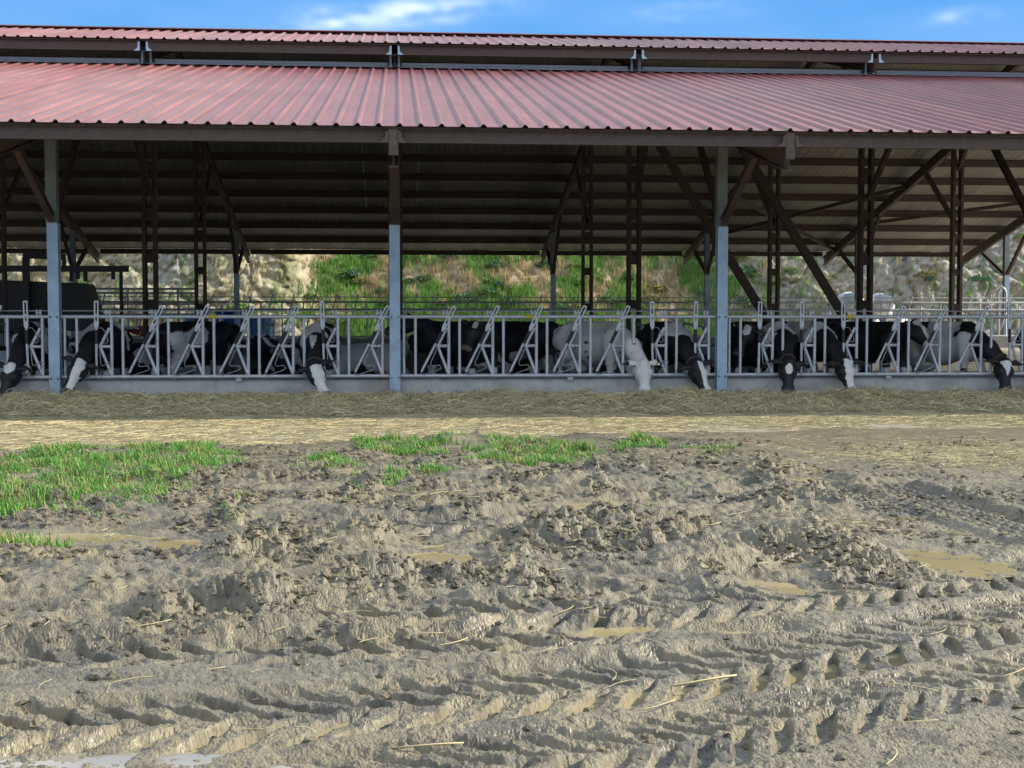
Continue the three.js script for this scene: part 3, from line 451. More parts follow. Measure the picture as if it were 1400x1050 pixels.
// ---------------------------------------------------------------- cows
// a body is a smooth union of tapered limbs, meshed as one surface; the head gets a finer grid of its own
function nets(prims, cell) {
  let lo = [9, 9, 9], hi = [-9, -9, -9];
  for (const q of prims) for (const [p, r] of [[q.a, q.ra], [q.b, q.rb]]) { p.forEach((v, i) => { const e = r / (q.s ? Math.min(q.s[i], 1) : 1) + 0.02; lo[i] = Math.min(lo[i], v - e); hi[i] = Math.max(hi[i], v + e); }); }
  const n = lo.map((l, i) => Math.ceil((hi[i] - l) / cell) + 5), o = lo.map((l) => l - 2 * cell), F = new Float32Array(n[0] * n[1] * n[2]).fill(1);
  for (const q of prims) {
    const s = q.s ?? [1, 1, 1], k = q.k ?? 0.05, pad = k + 3 * cell, A = q.a, B = q.b, ab = B.map((v, i) => v - A[i]), L2 = ab[0] ** 2 + ab[1] ** 2 + ab[2] ** 2 + 1e-9;
    const i0 = [0, 1, 2].map((i) => Math.max(0, Math.floor((Math.min(A[i] - q.ra / s[i], B[i] - q.rb / s[i]) - pad - o[i]) / cell))), i1 = [0, 1, 2].map((i) => Math.min(n[i] - 1, Math.ceil((Math.max(A[i] + q.ra / s[i], B[i] + q.rb / s[i]) + pad - o[i]) / cell)));
    for (let z = i0[2]; z <= i1[2]; z++) for (let y = i0[1]; y <= i1[1]; y++) for (let x = i0[0]; x <= i1[0]; x++) {
      const px = o[0] + x * cell - A[0], py = o[1] + y * cell - A[1], pz = o[2] + z * cell - A[2]; let t = (px * ab[0] + py * ab[1] + pz * ab[2]) / L2; t = t < 0 ? 0 : t > 1 ? 1 : t;
      const dx = (px - ab[0] * t) * s[0], dy = (py - ab[1] * t) * s[1], dz = (pz - ab[2] * t) * s[2], d = Math.sqrt(dx * dx + dy * dy + dz * dz) - (q.ra + (q.rb - q.ra) * t);
      const at = (z * n[1] + y) * n[0] + x, f = F[at]; if (q.cut) { const h = Math.max(k - Math.abs(f + d), 0) / k; F[at] = Math.max(f, -d) + h * h * k * 0.25; } else { const h = Math.max(k - Math.abs(f - d), 0) / k; F[at] = Math.min(f, d) - h * h * k * 0.25; }
    }
  }
  const id = new Int32Array(F.length).fill(-1), pos = [], idx = [], st = [1, n[0], n[0] * n[1]];
  for (let z = 0; z < n[2] - 1; z++) for (let y = 0; y < n[1] - 1; y++) for (let x = 0; x < n[0] - 1; x++) {
    const at = (z * n[1] + y) * n[0] + x; let c = 0, sx = 0, sy = 0, sz = 0; const v = [];
    for (let m = 0; m < 8; m++) v.push(F[at + (m & 1) + (m >> 1 & 1) * st[1] + (m >> 2) * st[2]]);
    for (let m = 0; m < 8; m++) for (let e = 0; e < 3; e++) { if (m >> e & 1) continue; const w = m | 1 << e; if (v[m] < 0 !== v[w] < 0) { const t = v[m] / (v[m] - v[w]); sx += (m & 1) + (e === 0 ? t : 0); sy += (m >> 1 & 1) + (e === 1 ? t : 0); sz += (m >> 2) + (e === 2 ? t : 0); c++; } }
    if (c) { id[at] = pos.length / 3; pos.push(o[0] + (x + sx / c) * cell, o[1] + (y + sy / c) * cell, o[2] + (z + sz / c) * cell); }
  }
  for (let z = 1; z < n[2] - 1; z++) for (let y = 1; y < n[1] - 1; y++) for (let x = 1; x < n[0] - 1; x++) {
    const at = (z * n[1] + y) * n[0] + x, f = F[at] < 0;
    for (let e = 0; e < 3; e++) { if (f === F[at + st[e]] < 0) continue; const u = st[(e + 1) % 3], w = st[(e + 2) % 3], a = id[at - u - w], b = id[at - w], c = id[at], d = id[at - u]; if (f) idx.push(a, b, c, a, c, d); else idx.push(a, c, b, a, d, c); }
  }
  return { pos, idx };
}
const cap = (a, b, ra, rb, k, s) => ({ a, b, ra, rb, k, s });
const HEAD = (() => { // z to the muzzle, y to the forehead side
  const p = [cap([0, -0.01, 0.0], [0, 0.0, 0.15], 0.105, 0.115, 0.03), cap([0, 0.0, 0.15], [0, -0.012, 0.40], 0.098, 0.068, 0.04, [1, 1.05, 1]), cap([-0.034, -0.022, 0.455], [0.034, -0.022, 0.455], 0.064, 0.064, 0.05), cap([0, -0.105, 0.06], [0, -0.075, 0.41], 0.088, 0.045, 0.05), cap([0, 0.075, -0.015], [0, 0.07, 0.03], 0.055, 0.05, 0.05)];
  for (const s of [-1, 1]) p.push(cap([s * 0.055, -0.085, 0.07], [s * 0.05, -0.07, 0.2], 0.078, 0.06, 0.05), cap([s * 0.075, 0.035, 0.135], [s * 0.082, 0.03, 0.175], 0.042, 0.036, 0.03), cap([s * 0.09, 0.03, -0.01], [s * 0.17, 0.012, -0.03], 0.032, 0.052, 0.03, [1, 1.7, 1]), cap([s * 0.17, 0.012, -0.03], [s * 0.285, -0.03, -0.03], 0.052, 0.016, 0.02, [1, 1.7, 1]), { ...cap([s * 0.045, 0.0, 0.515], [s * 0.05, 0.012, 0.50], 0.016, 0.013, 0.015), cut: true });
  p.push({ ...cap([-0.05, -0.062, 0.525], [0.05, -0.062, 0.525], 0.007, 0.007, 0.012), cut: true });
  return nets(p, 0.0105);
})();
const hide = new THREE.MeshStandardMaterial({ vertexColors: true, roughness: 0.62 });
const eyeMat = new THREE.MeshStandardMaterial({ color: C(0.008, 0.006, 0.005), roughness: 0.12 });
const strapMat = new THREE.MeshStandardMaterial({ color: C(0.10, 0.075, 0.06), roughness: 0.8 });
const tagMats = { white: new THREE.MeshStandardMaterial({ color: C(0.7, 0.68, 0.62), roughness: 0.5 }), orange: new THREE.MeshStandardMaterial({ color: C(0.65, 0.33, 0.09), roughness: 0.5 }), yellow: new THREE.MeshStandardMaterial({ color: C(0.6, 0.55, 0.08), roughness: 0.5 }) };
const BLACK = [0.011, 0.0112, 0.013], WHITE = [0.76, 0.74, 0.70], SKIN = [0.17, 0.13, 0.125];
function cow(o) {
  const g = group('cow', o.x, 0, -(o.D ?? LOCK_D)); g.rotation.y = o.turn ?? 0; tag(g, o.label, 'cow', o.group ?? 'dairy cows at the feed barrier');
  const f = o.floor ?? 0.085, poll = new THREE.Vector3(...o.poll), dir = new THREE.Vector3(...o.dir).normalize(), ref = new THREE.Vector3(...(o.dorsal ?? [0, 0.4, 1]));
  const up = ref.clone().addScaledVector(dir, -ref.dot(dir)).normalize(), side = new THREE.Vector3().crossVectors(up, dir), hm = new THREE.Matrix4().makeBasis(side, up, dir).scale(new THREE.Vector3(1.27, 1.2, 1.08)).setPosition(poll);
  const nape = poll.clone().addScaledVector(dir, 0.0).addScaledVector(up, -0.02), P = [];
  if (o.lying) {
    P.push(cap([0.02, f + 0.36, -0.75], [0, f + 0.40, -0.1], 0.33, 0.36, 0.12, [0.9, 1, 1]), cap([0, f + 0.40, -0.1], [0, f + 0.45, 0.55], 0.36, 0.27, 0.12, [0.95, 1, 1]), cap([0, f + 0.66, -1.0], [0, f + 0.72, 0.5], 0.08, 0.08, 0.12), cap([0.2, f + 0.3, -0.95], [0.36, f + 0.2, -0.55], 0.26, 0.15, 0.1), cap([-0.15, f + 0.32, -0.95], [-0.3, f + 0.25, -0.6], 0.24, 0.15, 0.1), cap([0.36, f + 0.18, -0.5], [0.42, f + 0.07, -0.85], 0.1, 0.055, 0.05), cap([0.42, f + 0.07, -0.85], [0.44, f + 0.055, -0.45], 0.055, 0.05, 0.03), cap([0.2, f + 0.3, 0.6], [0.2, f + 0.1, 0.85], 0.13, 0.08, 0.06), cap([0.2, f + 0.09, 0.85], [0.17, f + 0.06, 0.5], 0.07, 0.05, 0.03), cap([-0.2, f + 0.3, 0.6], [-0.2, f + 0.09, 0.8], 0.13, 0.075, 0.06), cap([-0.2, f + 0.08, 0.8], [-0.17, f + 0.06, 0.5], 0.065, 0.05, 0.03), cap([0, f + 0.55, -1.08], [-0.2, f + 0.1, -1.15], 0.04, 0.03, 0.03), cap([-0.12, f + 0.62, -0.95], [0.12, f + 0.62, -0.95], 0.09, 0.09, 0.06));
    const mid = new THREE.Vector3(0, f + 0.58, 0.55).lerp(nape, 0.5).add(new THREE.Vector3(0, -0.02, 0));
    P.push(cap([0, f + 0.52, 0.45], mid.toArray(), 0.25, 0.16, 0.1), cap(mid.toArray(), nape.toArray(), 0.16, 0.105, 0.06));
  } else {
    P.push(cap([0, f + 1.02, -0.78], [0, f + 0.95, -1.35], 0.32, 0.385, 0.12, [1.06, 1, 1]), cap([0, f + 0.95, -1.35], [0, f + 1.06, -2.0], 0.385, 0.29, 0.12, [1.02, 1, 1]), cap([0, f + 1.32, -0.72], [0, f + 1.31, -2.0], 0.075, 0.075, 0.12), cap([-0.17, f + 1.27, -1.95], [0.17, f + 1.27, -1.95], 0.085, 0.085, 0.07), cap([-0.11, f + 1.18, -2.25], [0.11, f + 1.18, -2.25], 0.09, 0.09, 0.08), cap([0, f + 0.98, -0.55], [0, f + 0.82, -0.7], 0.19, 0.2, 0.1), cap([0, f + 0.56, -1.85], [0, f + 0.55, -1.65], 0.17, 0.14, 0.06), cap([0, f + 1.28, -2.3], [0.02, f + 0.7, -2.4], 0.04, 0.025, 0.04), cap([0.02, f + 0.7, -2.4], [0.02, f + 0.4, -2.38], 0.04, 0.055, 0.03));
    for (const s of [-1, 1]) { const st = s * (o.stance ?? 0.06);
      P.push(cap([s * 0.2, f + 1.05, -0.68], [s * 0.21, f + 0.78, -0.68], 0.15, 0.11, 0.1), cap([s * 0.21, f + 0.78, -0.68], [s * 0.2, f + 0.43, -0.62 + st], 0.105, 0.062, 0.05), cap([s * 0.2, f + 0.43, -0.62 + st], [s * 0.2, f + 0.15, -0.64 + st], 0.06, 0.044, 0.03), cap([s * 0.2, f + 0.15, -0.64 + st], [s * 0.2, f + 0.045, -0.59 + st], 0.048, 0.058, 0.02),
        cap([s * 0.17, f + 1.02, -2.02], [s * 0.22, f + 0.78, -1.86], 0.22, 0.14, 0.1), cap([s * 0.22, f + 0.78, -1.86], [s * 0.2, f + 0.52, -2.16 - st], 0.13, 0.062, 0.06), cap([s * 0.2, f + 0.52, -2.16 - st], [s * 0.2, f + 0.16, -2.1 - st], 0.06, 0.045, 0.03), cap([s * 0.2, f + 0.16, -2.1 - st], [s * 0.2, f + 0.045, -2.05 - st], 0.05, 0.06, 0.02)); }
    const base = new THREE.Vector3(0, f + 1.05, -0.7), mid = base.clone().lerp(nape, 0.55).add(new THREE.Vector3(0, o.sag ?? 0.07, 0));
    P.push(cap(base.toArray(), mid.toArray(), 0.27, 0.175, 0.12, [1.05, 1, 1]), cap(mid.toArray(), nape.toArray(), 0.175, 0.125, 0.08, [1.05, 1, 1]), cap([0, f + 1.24, -0.75], mid.clone().add(new THREE.Vector3(0, 0.1, 0)).toArray(), 0.09, 0.06, 0.1));
  }
  const body = nets(P, o.cell ?? 0.026), pos = body.pos.slice(), idx = body.idx.slice(), col = [], S = o.seed, n0 = pos.length / 3;
  const put = (c, k) => col.push(c[0] * k, c[1] * k, c[2] * k);
  for (let i = 0; i < n0; i++) {
    const x = pos[3 * i], y = pos[3 * i + 1], z = pos[3 * i + 2]; let n = noise3(x * 1.9 + S * 3.7, y * 1.6 + S, z * 1.5 + S * 1.3, 400) + 0.35 * noise3(x * 5 + S, y * 5, z * 5, 401) + 0.1 * noise3(x * 14, y * 14, z * 14, 402);
    let w = n > (o.white ?? 0.25); if (!o.lying && y < f + 0.5) w = noise3(x * 3, y * 3, z * 3, S) > -0.45; if (!o.lying && !o.pale && z > (o.neck ?? -0.42)) w = false;
    if (o.patch && o.patch(x, y, z)) w = true;
    if (o.pale) w = noise3(x * 11 + S, y * 11, z * 11, 404) + 0.3 * noise3(x * 3, y * 3, z * 3, 405) < 0.7;
    const dirt = 1 - 0.22 * Math.max(0, noise3(x * 4 + 3, y * 4, z * 4 + S, 406)); if (y < f + 0.06 && !o.lying) put([0.05, 0.042, 0.035], 1); else put(w ? (o.pale ? [0.68, 0.66, 0.61] : WHITE) : BLACK, dirt);
  }
  const v = new THREE.Vector3(), hp = HEAD.pos;
  for (let i = 0; i < hp.length / 3; i++) {
    const x = hp[3 * i], y = hp[3 * i + 1], z = hp[3 * i + 2]; v.set(x, y, z).applyMatrix4(hm); pos.push(v.x, v.y, v.z);
    const ear = Math.abs(x) > 0.125, j = 0.25 * noise3(x * 18 + S, y * 18, z * 18, 410); let w = o.face(x, y, z, j); if (o.pale) w = !(ear && Math.abs(x) > 0.2 + j * 0.1); else if (ear) w = false;
    if (z > 0.478 && !ear) put(o.nose ?? SKIN, 1); else put(w ? (o.pale ? [0.72, 0.71, 0.67] : WHITE) : BLACK, 1);
  }
  for (const k of HEAD.idx) idx.push(k + n0);
  const geo = new THREE.BufferGeometry(); geo.setAttribute('position', new THREE.Float32BufferAttribute(pos, 3)); geo.setAttribute('color', new THREE.Float32BufferAttribute(col, 3)); geo.setIndex(idx); geo.computeVertexNormals();
  mesh('body', geo, hide, g);
  for (const s of [-1, 1]) { const e = mesh('eye', new THREE.SphereGeometry(0.022, 10, 8), eyeMat, g); e.position.set(s * 0.103, 0.042, 0.165).applyMatrix4(hm); }
  for (const [s, cl, dx] of o.tags ?? []) { const t = mesh('ear_tag', new THREE.CylinderGeometry(0.034, 0.034, 0.006, 12).scale(1, 1, 0.8), tagMats[cl], g); t.position.set(s * (0.2 + (dx ?? 0)), 0.03 - 0.01, -0.0).applyMatrix4(hm); t.quaternion.setFromRotationMatrix(new THREE.Matrix4().makeBasis(side, up, dir)); }
  if (o.collar) { const t = mesh('collar', new THREE.TorusGeometry(0.142, 0.013, 6, 28).scale(1, 1.12, 1), strapMat, g); const a = new THREE.Vector3().copy(nape), b = o.lying ? new THREE.Vector3(0, 0.6, 0.5) : new THREE.Vector3(0, f + 1.1, -0.7); const d = b.sub(a).normalize(); t.position.copy(a).addScaledVector(d, 0.115); t.quaternion.setFromUnitVectors(new THREE.Vector3(0, 0, 1), d); }
  return g;
}
const blaze = (w0, w1, off = 0, z0 = -0.05, z1 = 0.47) => (x, y, z, j) => y > -0.04 && z > z0 && z < z1 && Math.abs(x - off - j * 0.04) < lerp(w0, w1, smooth(0, 0.45, z)) + 0.03 * j;
const star = (r, zc, off = 0, rx = 1) => (x, y, z, j) => y > 0 && Math.hypot((x - off) / rx, (z - zc) * 0.75) < r * (1 + 0.8 * j);
const place = (bay, k) => frames[bay] + 0.37 + PERIOD * k + 0.2;
const feed = (X, px, py, mx, my, o) => { // head placed along the kerb, whatever way the body stands
  const c = Math.cos(-(o.turn ?? 0)), s = Math.sin(-(o.turn ?? 0)), spin = ([x, y, z]) => [x * c + z * s, y, -x * s + z * c];
  return cow({ x: X, ...o, poll: spin([px - X, py, 0.2]), dir: spin([mx - px, my - py, 0.24 + (o.fwd ?? 0)]), dorsal: spin([0, 0.4, 1]) });
};
feed(place(2, 6), -6.76, 0.66, -6.86, 0.2, { seed: 1, face: star(0.085, 0.03, -0.02), tags: [[1, 'white']], label: 'black cow with a small white star, head down beside a post, eating hay' });
feed(place(3, 0), -5.6, 0.74, -5.78, 0.28, { seed: 2, face: blaze(0.062, 0.05, 0.03), patch: (x, y, z) => z > -0.7 && z < -0.45 && y > 1.05 && x < -0.06 + 0.3 * (y - 1.1), label: 'black cow with a broad white blaze, head tilted down beside a galvanised post' });
feed(place(3, 5), -1.5, 0.66, -1.3, 0.15, { seed: 3, face: (x, y, z, j) => y > -0.075 && Math.abs(x - 0.02) < 0.085 + 0.05 * j && z > 0.0, nose: [0.3, 0.24, 0.22], collar: true, patch: (x, y, z) => Math.abs(x + 0.06) < 0.07 * smooth(0.95, 1.2, y) && y > 1.0 && y < 1.24 && z > -0.6, label: 'black cow with a wide white face eating alone between slanted open arms' });
cow({ x: 1.75, D: 25.0, turn: 0.25, poll: [-0.28, 1.38, -0.2], dir: [-0.50, -0.72, 0.5], dorsal: [-0.1, 1, 0.8], sag: 0, seed: 4, white: 0.45, face: star(0.06, 0.05, 0.01, 0.7), collar: true, label: 'black cow with a white forehead spot holding her head up behind slanted open arms' });
feed(place(4, 5), 4.45, 0.70, 4.46, 0.14, { turn: 0.62, seed: 5, pale: true, face: () => true, nose: [0.4, 0.34, 0.31], tags: [[1, 'white', 0.02]], sag: 0.12, label: 'white cow with small black flecks and a round ear tag eating hay' });
feed(place(4, 6), 5.44, 0.66, 5.57, 0.2, { turn: 0.12, seed: 6, face: blaze(0.045, 0.05, 0.05), tags: [[-1, 'white', -0.03]], collar: true, patch: (x, y, z) => y > 1.22 && z > -0.9 && z < -0.35, label: 'black cow with a long white blaze eating beside the white cow' });
cow({ x: 6.62, D: 25.02, turn: -0.15, poll: [-0.05, 1.33, -0.15], dir: [-0.38, -0.85, 0.36], dorsal: [0, 0.7, 1], sag: 0.02, seed: 7, white: 0.5, face: star(0.075, 0.06, 0.0, 0.8), tags: [[-1, 'yellow'], [1, 'orange']], label: 'black cow with a white forehead patch and yellow ear tag standing behind bars, head raised' });
feed(place(5, 1), 7.16, 0.70, 7.1, 0.22, { turn: 0.08, seed: 8, face: star(0.07, 0.13, -0.01, 0.8), collar: true, tags: [[1, 'white', -0.06]], patch: (x, y, z) => y > 1.25 && z < -0.5 && z > -1.1, label: 'black cow with a ragged white mark between the eyes, collar on, eating hay' });
feed(place(5, 2), 8.22, 0.70, 8.27, 0.2, { turn: 0.12, seed: 9, face: (x, y, z, j) => y > -0.05 && x > -0.045 + 0.06 * j && x < 0.12 && z > -0.05, tags: [[-1, 'orange', -0.03]], patch: (x, y, z) => z > -0.8 && z < -0.5 && y > 1.18 - 0.3 * Math.abs(x), label: 'black cow whose face is white on one side, pale orange ear tag, eating hay' });
cow({ x: 9.95, D: 25.05, turn: 0.55, poll: [-0.12, 1.40, -0.12], dir: [0.05, -0.6, 0.7], dorsal: [0.2, 1, 0.6], sag: 0, seed: 10, white: 0.28, face: (x, y, z, j) => (y > -0.02 && Math.abs(x) < lerp(0.09, 0.055, smooth(0, 0.3, z)) + 0.03 * j && z > -0.02) || z > 0.4, nose: [0.36, 0.28, 0.26], tags: [[-1, 'orange']], label: 'black cow with a white blaze and pink nose looking out between the bars' });
feed(place(5, 6), 11.28, 0.70, 11.22, 0.2, { turn: 0.5, seed: 11.4, white: -0.1, face: (x, y, z, j) => y > 0 && z > 0.0 && Math.abs(x) < 0.085 - 0.33 * (z - 0.02) + 0.03 * j, collar: true, neck: -0.5, label: 'black headed cow with a white triangle on her brow and mostly white flank' });
feed(place(6, 1), 13.3, 0.72, 13.4, 0.25, { turn: 0.2, seed: 12, face: blaze(0.04, 0.04), cell: 0.034, label: 'black cow with a narrow white blaze feeding at the otherwise empty barrier' });
// cows standing in the alley behind
const standing = 'cows standing in the alley';
cow({ x: 0.1, D: 27.1, turn: -1.2, poll: [0.05, 1.5, -0.1], dir: [0, -0.4, 0.9], dorsal: [0, 1, 0.3], seed: 21, white: 0.35, face: star(0.05, 0.05), cell: 0.034, group: standing, label: 'mostly black cow standing side on in the alley behind the post' });
cow({ x: 3.35, D: 26.9, turn: 0.9, poll: [0, 1.3, -0.1], dir: [0, -0.8, 0.6], dorsal: [0, 1, 0.5], seed: 22, white: 0.5, face: star(0.05, 0.05), cell: 0.034, group: standing, label: 'black cow standing in the alley behind the spotted white cow' });
cow({ x: 8.9, D: 26.7, turn: 1.0, poll: [0, 1.45, -0.1], dir: [0, -0.5, 0.9], dorsal: [0, 1, 0.3], seed: 23, white: 0.2, face: blaze(0.04, 0.04), cell: 0.034, group: standing, label: 'black and white cow standing behind the white-faced cow' });
cow({ x: -3.4, D: 28.3, turn: 2.6, poll: [0, 1.3, 0.0], dir: [0, -0.7, 0.6], dorsal: [0, 1, 0.5], seed: 24, white: 0.3, face: star(0.05, 0.05), cell: 0.034, group: standing, label: 'black cow turned away in the alley behind the row of slanted open arms' });
// cows resting in the cubicles
const rest = [[-7.4, 29.0, 1.3, -0.25], [-5.5, 29.3, -1.2, 0.2], [-4.25, 29.1, 0.5, -0.35], [-3.1, 29.2, 0.35, -0.3], [-2.1, 29.2, -0.7, 0.0], [-0.6, 28.9, 1.0, -0.35], [2.75, 28.8, 0.4, -0.3], [3.9, 29.2, -0.6, -0.35], [7.7, 29.4, 0.6, 0.1], [9.8, 29.2, -0.5, 0.0]];
const restLabel = ['lying cow with dark patches resting at the far end of the cubicles', 'lying cow resting side on behind the bars near the first post', 'pale lying cow with her flank turned to the open arms', 'grey-white lying cow resting behind three slanted arms', 'lying spotted cow resting behind the lone feeding cow', 'large pale lying cow resting just beside the middle post', 'grey-white lying cow resting behind the cow with a white forehead spot', 'pale lying cow resting behind the spotted white cow', 'lying cow resting behind the pair of collared cows', 'lying cow resting behind the white-faced cow looking out'];
rest.forEach(([x, D, turn, white], i) => cow({ x, D, turn, floor: 0.22, lying: true, cell: 0.034, poll: [(i % 3 - 1) * 0.12, 0.22 + 0.86, 1.0], dir: [(i % 2 ? 0.4 : -0.3), -0.3, 0.8], dorsal: [0, 1, 0.2], seed: 40 + i * 1.7, white, face: blaze(0.05, 0.05), group: 'cows lying in the cubicles', label: restLabel[i] }));
{ // cubicle bed and dividers
  const bed = mesh('cubicle_bed', new THREE.BoxGeometry(52, 0.2, 3.2).translate(-2, 0.12, -29.2), new THREE.MeshStandardMaterial({ color: C(0.16, 0.13, 0.09), map: fine, roughness: 1 })); structure(bed);
  const pipe = tubeMat;
  const P = (x, y, z) => new THREE.Vector3(x, y, z), geo = join([wire([P(0, 0, -1.5), P(0, 1.15, -1.5), P(0, 1.2, -1.3), P(0, 1.12, 0.5), P(0, 0.85, 0.8), P(0, 0.5, 0.6), P(0, 0.42, -0.9), P(0, 0.6, -1.48)], 0.03, 40), rod(P(0, -0.1, -1.5), P(0, 1.35, -1.5), 0.035)]);
  for (let i = 0; i < 24; i++) { const x = -14.5 + i * 1.17; const d = mesh('cubicle_divider', geo, pipe); d.position.set(x, 0.22, -29.3); tag(d, 'bent galvanised pipe divider between lying cows in the shaded cubicles', 'stall divider', 'cubicle dividers behind the alley'); }
}
// ---------------------------------------------------------------- behind the barn: quarried bank, rear barrier, odds and ends
const steep = (X) => { const mid = smooth(-5.5, -1.5, X + 1.2 * noise2(X * 0.4, 3, 500)) * (1 - smooth(14, 17.5, X + 1.0 * noise2(X * 0.4, 7, 501))); return mid; }; // 1 = grassy slope, 0 = rock face
const hillTop = (X) => 6.4 + 0.9 * noise2(X * 0.12, 2, 502) + 0.5 * noise2(X * 0.4, 5, 503) - 0.6 * smooth(22, 30, X);
function hillPoint(X, t, out) { // t 0..1 up the face, 1..1.6 back over the top
  const top = hillTop(X), m = steep(X), y = 0.2 + Math.min(t, 1) * top, run = lerp(1.6, 6.5, m);
  let D = 60.5 + 1.5 * noise2(X * 0.09, 9, 504) + Math.min(t, 1) * run + Math.max(0, t - 1) * 90;
  const rock = 1 - m;
  const wx = X + 0.5 * noise2(X * 0.8, y * 0.8, 510), wy = y + 0.5 * noise2(X * 0.8 + 4, y * 0.8, 511);
  const f = worley(wx * 0.3, wy * 0.34 + wx * 0.1, 512), id = cellId, e1 = 1 - smooth(0.01, 0.09, cellGap); worley(wx * 0.9 + id * 7 + wy * 0.3, wy * 1.0 - wx * 0.35, 514); const id2 = cellId, e2 = 1 - smooth(0.02, 0.12, cellGap); worley(wx * 4, wy * 5, 518); const id3 = cellId, e3 = 1 - smooth(0.05, 0.2, cellGap);
  const k = t <= 1 ? 1 : 0;
  D += k * rock * ((id - 0.5) * 0.45 + (id2 - 0.5) * 0.18 + (id3 - 0.5) * 0.08 + 0.14 * noise2(X * 0.9, y * 2.2 + X * 0.5, 523) + 0.16 * e1 + 0.07 * e2 + 0.04 * e3 + 0.12 * noise2(X * 3, y * 4, 519)) + k * m * (0.4 * noise2(X * 0.7, y * 0.9, 520) + 0.15 * noise2(X * 2.3, y * 2.3, 521));
  out[0] = X; out[1] = y + Math.max(0, t - 1) * 7; out[2] = D; return out;
}
{
  const nx = 1250, ny = 100, xa = -50, xb = 62, pos = [], col = [], idx = [], o = [0, 0, 0];
  for (let j = 0; j <= ny; j++) for (let i = 0; i <= nx; i++) {
    const X = i < 70 ? lerp(xa, -21, i / 70) : i < 1180 ? lerp(-21, 33, (i - 70) / 1110) : lerp(33, xb, (i - 1180) / 70), t = j < 88 ? j / 86 * 1.0 : 1.03 + (j - 88) / 12 * 0.6; hillPoint(X, t, o); pos.push(o[0], o[1], -o[2]);
    const m = steep(X), y = o[1]; let c = [0.34, 0.305, 0.205];
    const tone = fbm(X * 0.22, y * 0.35, 3, 530), patch = fbm(X * 0.9, y * 1.1, 4, 533), fineN = fbm(X * 3.5, y * 3.5, 3, 536);
    const grey = smooth(-0.1, 0.35, tone + 0.3 * patch + 0.55 * smooth(14, 24, X)); c = [lerp(c[0], 0.30, grey), lerp(c[1], 0.28, grey), lerp(c[2], 0.24, grey)];
    const moss = smooth(0.12, 0.4, fbm(X * 0.7 + 9, y * 0.5, 4, 540)) * (1 - m); c = [lerp(c[0], 0.13, moss * 0.75), lerp(c[1], 0.165, moss * 0.75), lerp(c[2], 0.055, moss * 0.75)];
    const soil = [lerp(0.46, 0.33, smooth(-0.3, 0.3, patch)), lerp(0.36, 0.27, smooth(-0.3, 0.3, patch)), lerp(0.23, 0.16, smooth(-0.3, 0.3, patch))]; c = c.map((v, k) => lerp(v, soil[k], m));
    if (t > 1) c = [0.1, 0.15, 0.04]; const k = 1 + 0.35 * fineN; col.push(c[0] * k, c[1] * k, c[2] * k);
    if (i && j) { const p = j * (nx + 1) + i; idx.push(p - nx - 2, p - nx - 1, p, p - nx - 2, p, p - 1); }
  }
  const g = new THREE.BufferGeometry(); g.setAttribute('position', new THREE.Float32BufferAttribute(pos, 3)); g.setAttribute('color', new THREE.Float32BufferAttribute(col, 3)); g.setIndex(idx); g.computeVertexNormals();
  structure(mesh('rocky_hillside', g, new THREE.MeshStandardMaterial({ vertexColors: true, roughness: 1 })), 'quarried rock bank with a grassy slope behind the barn');
}
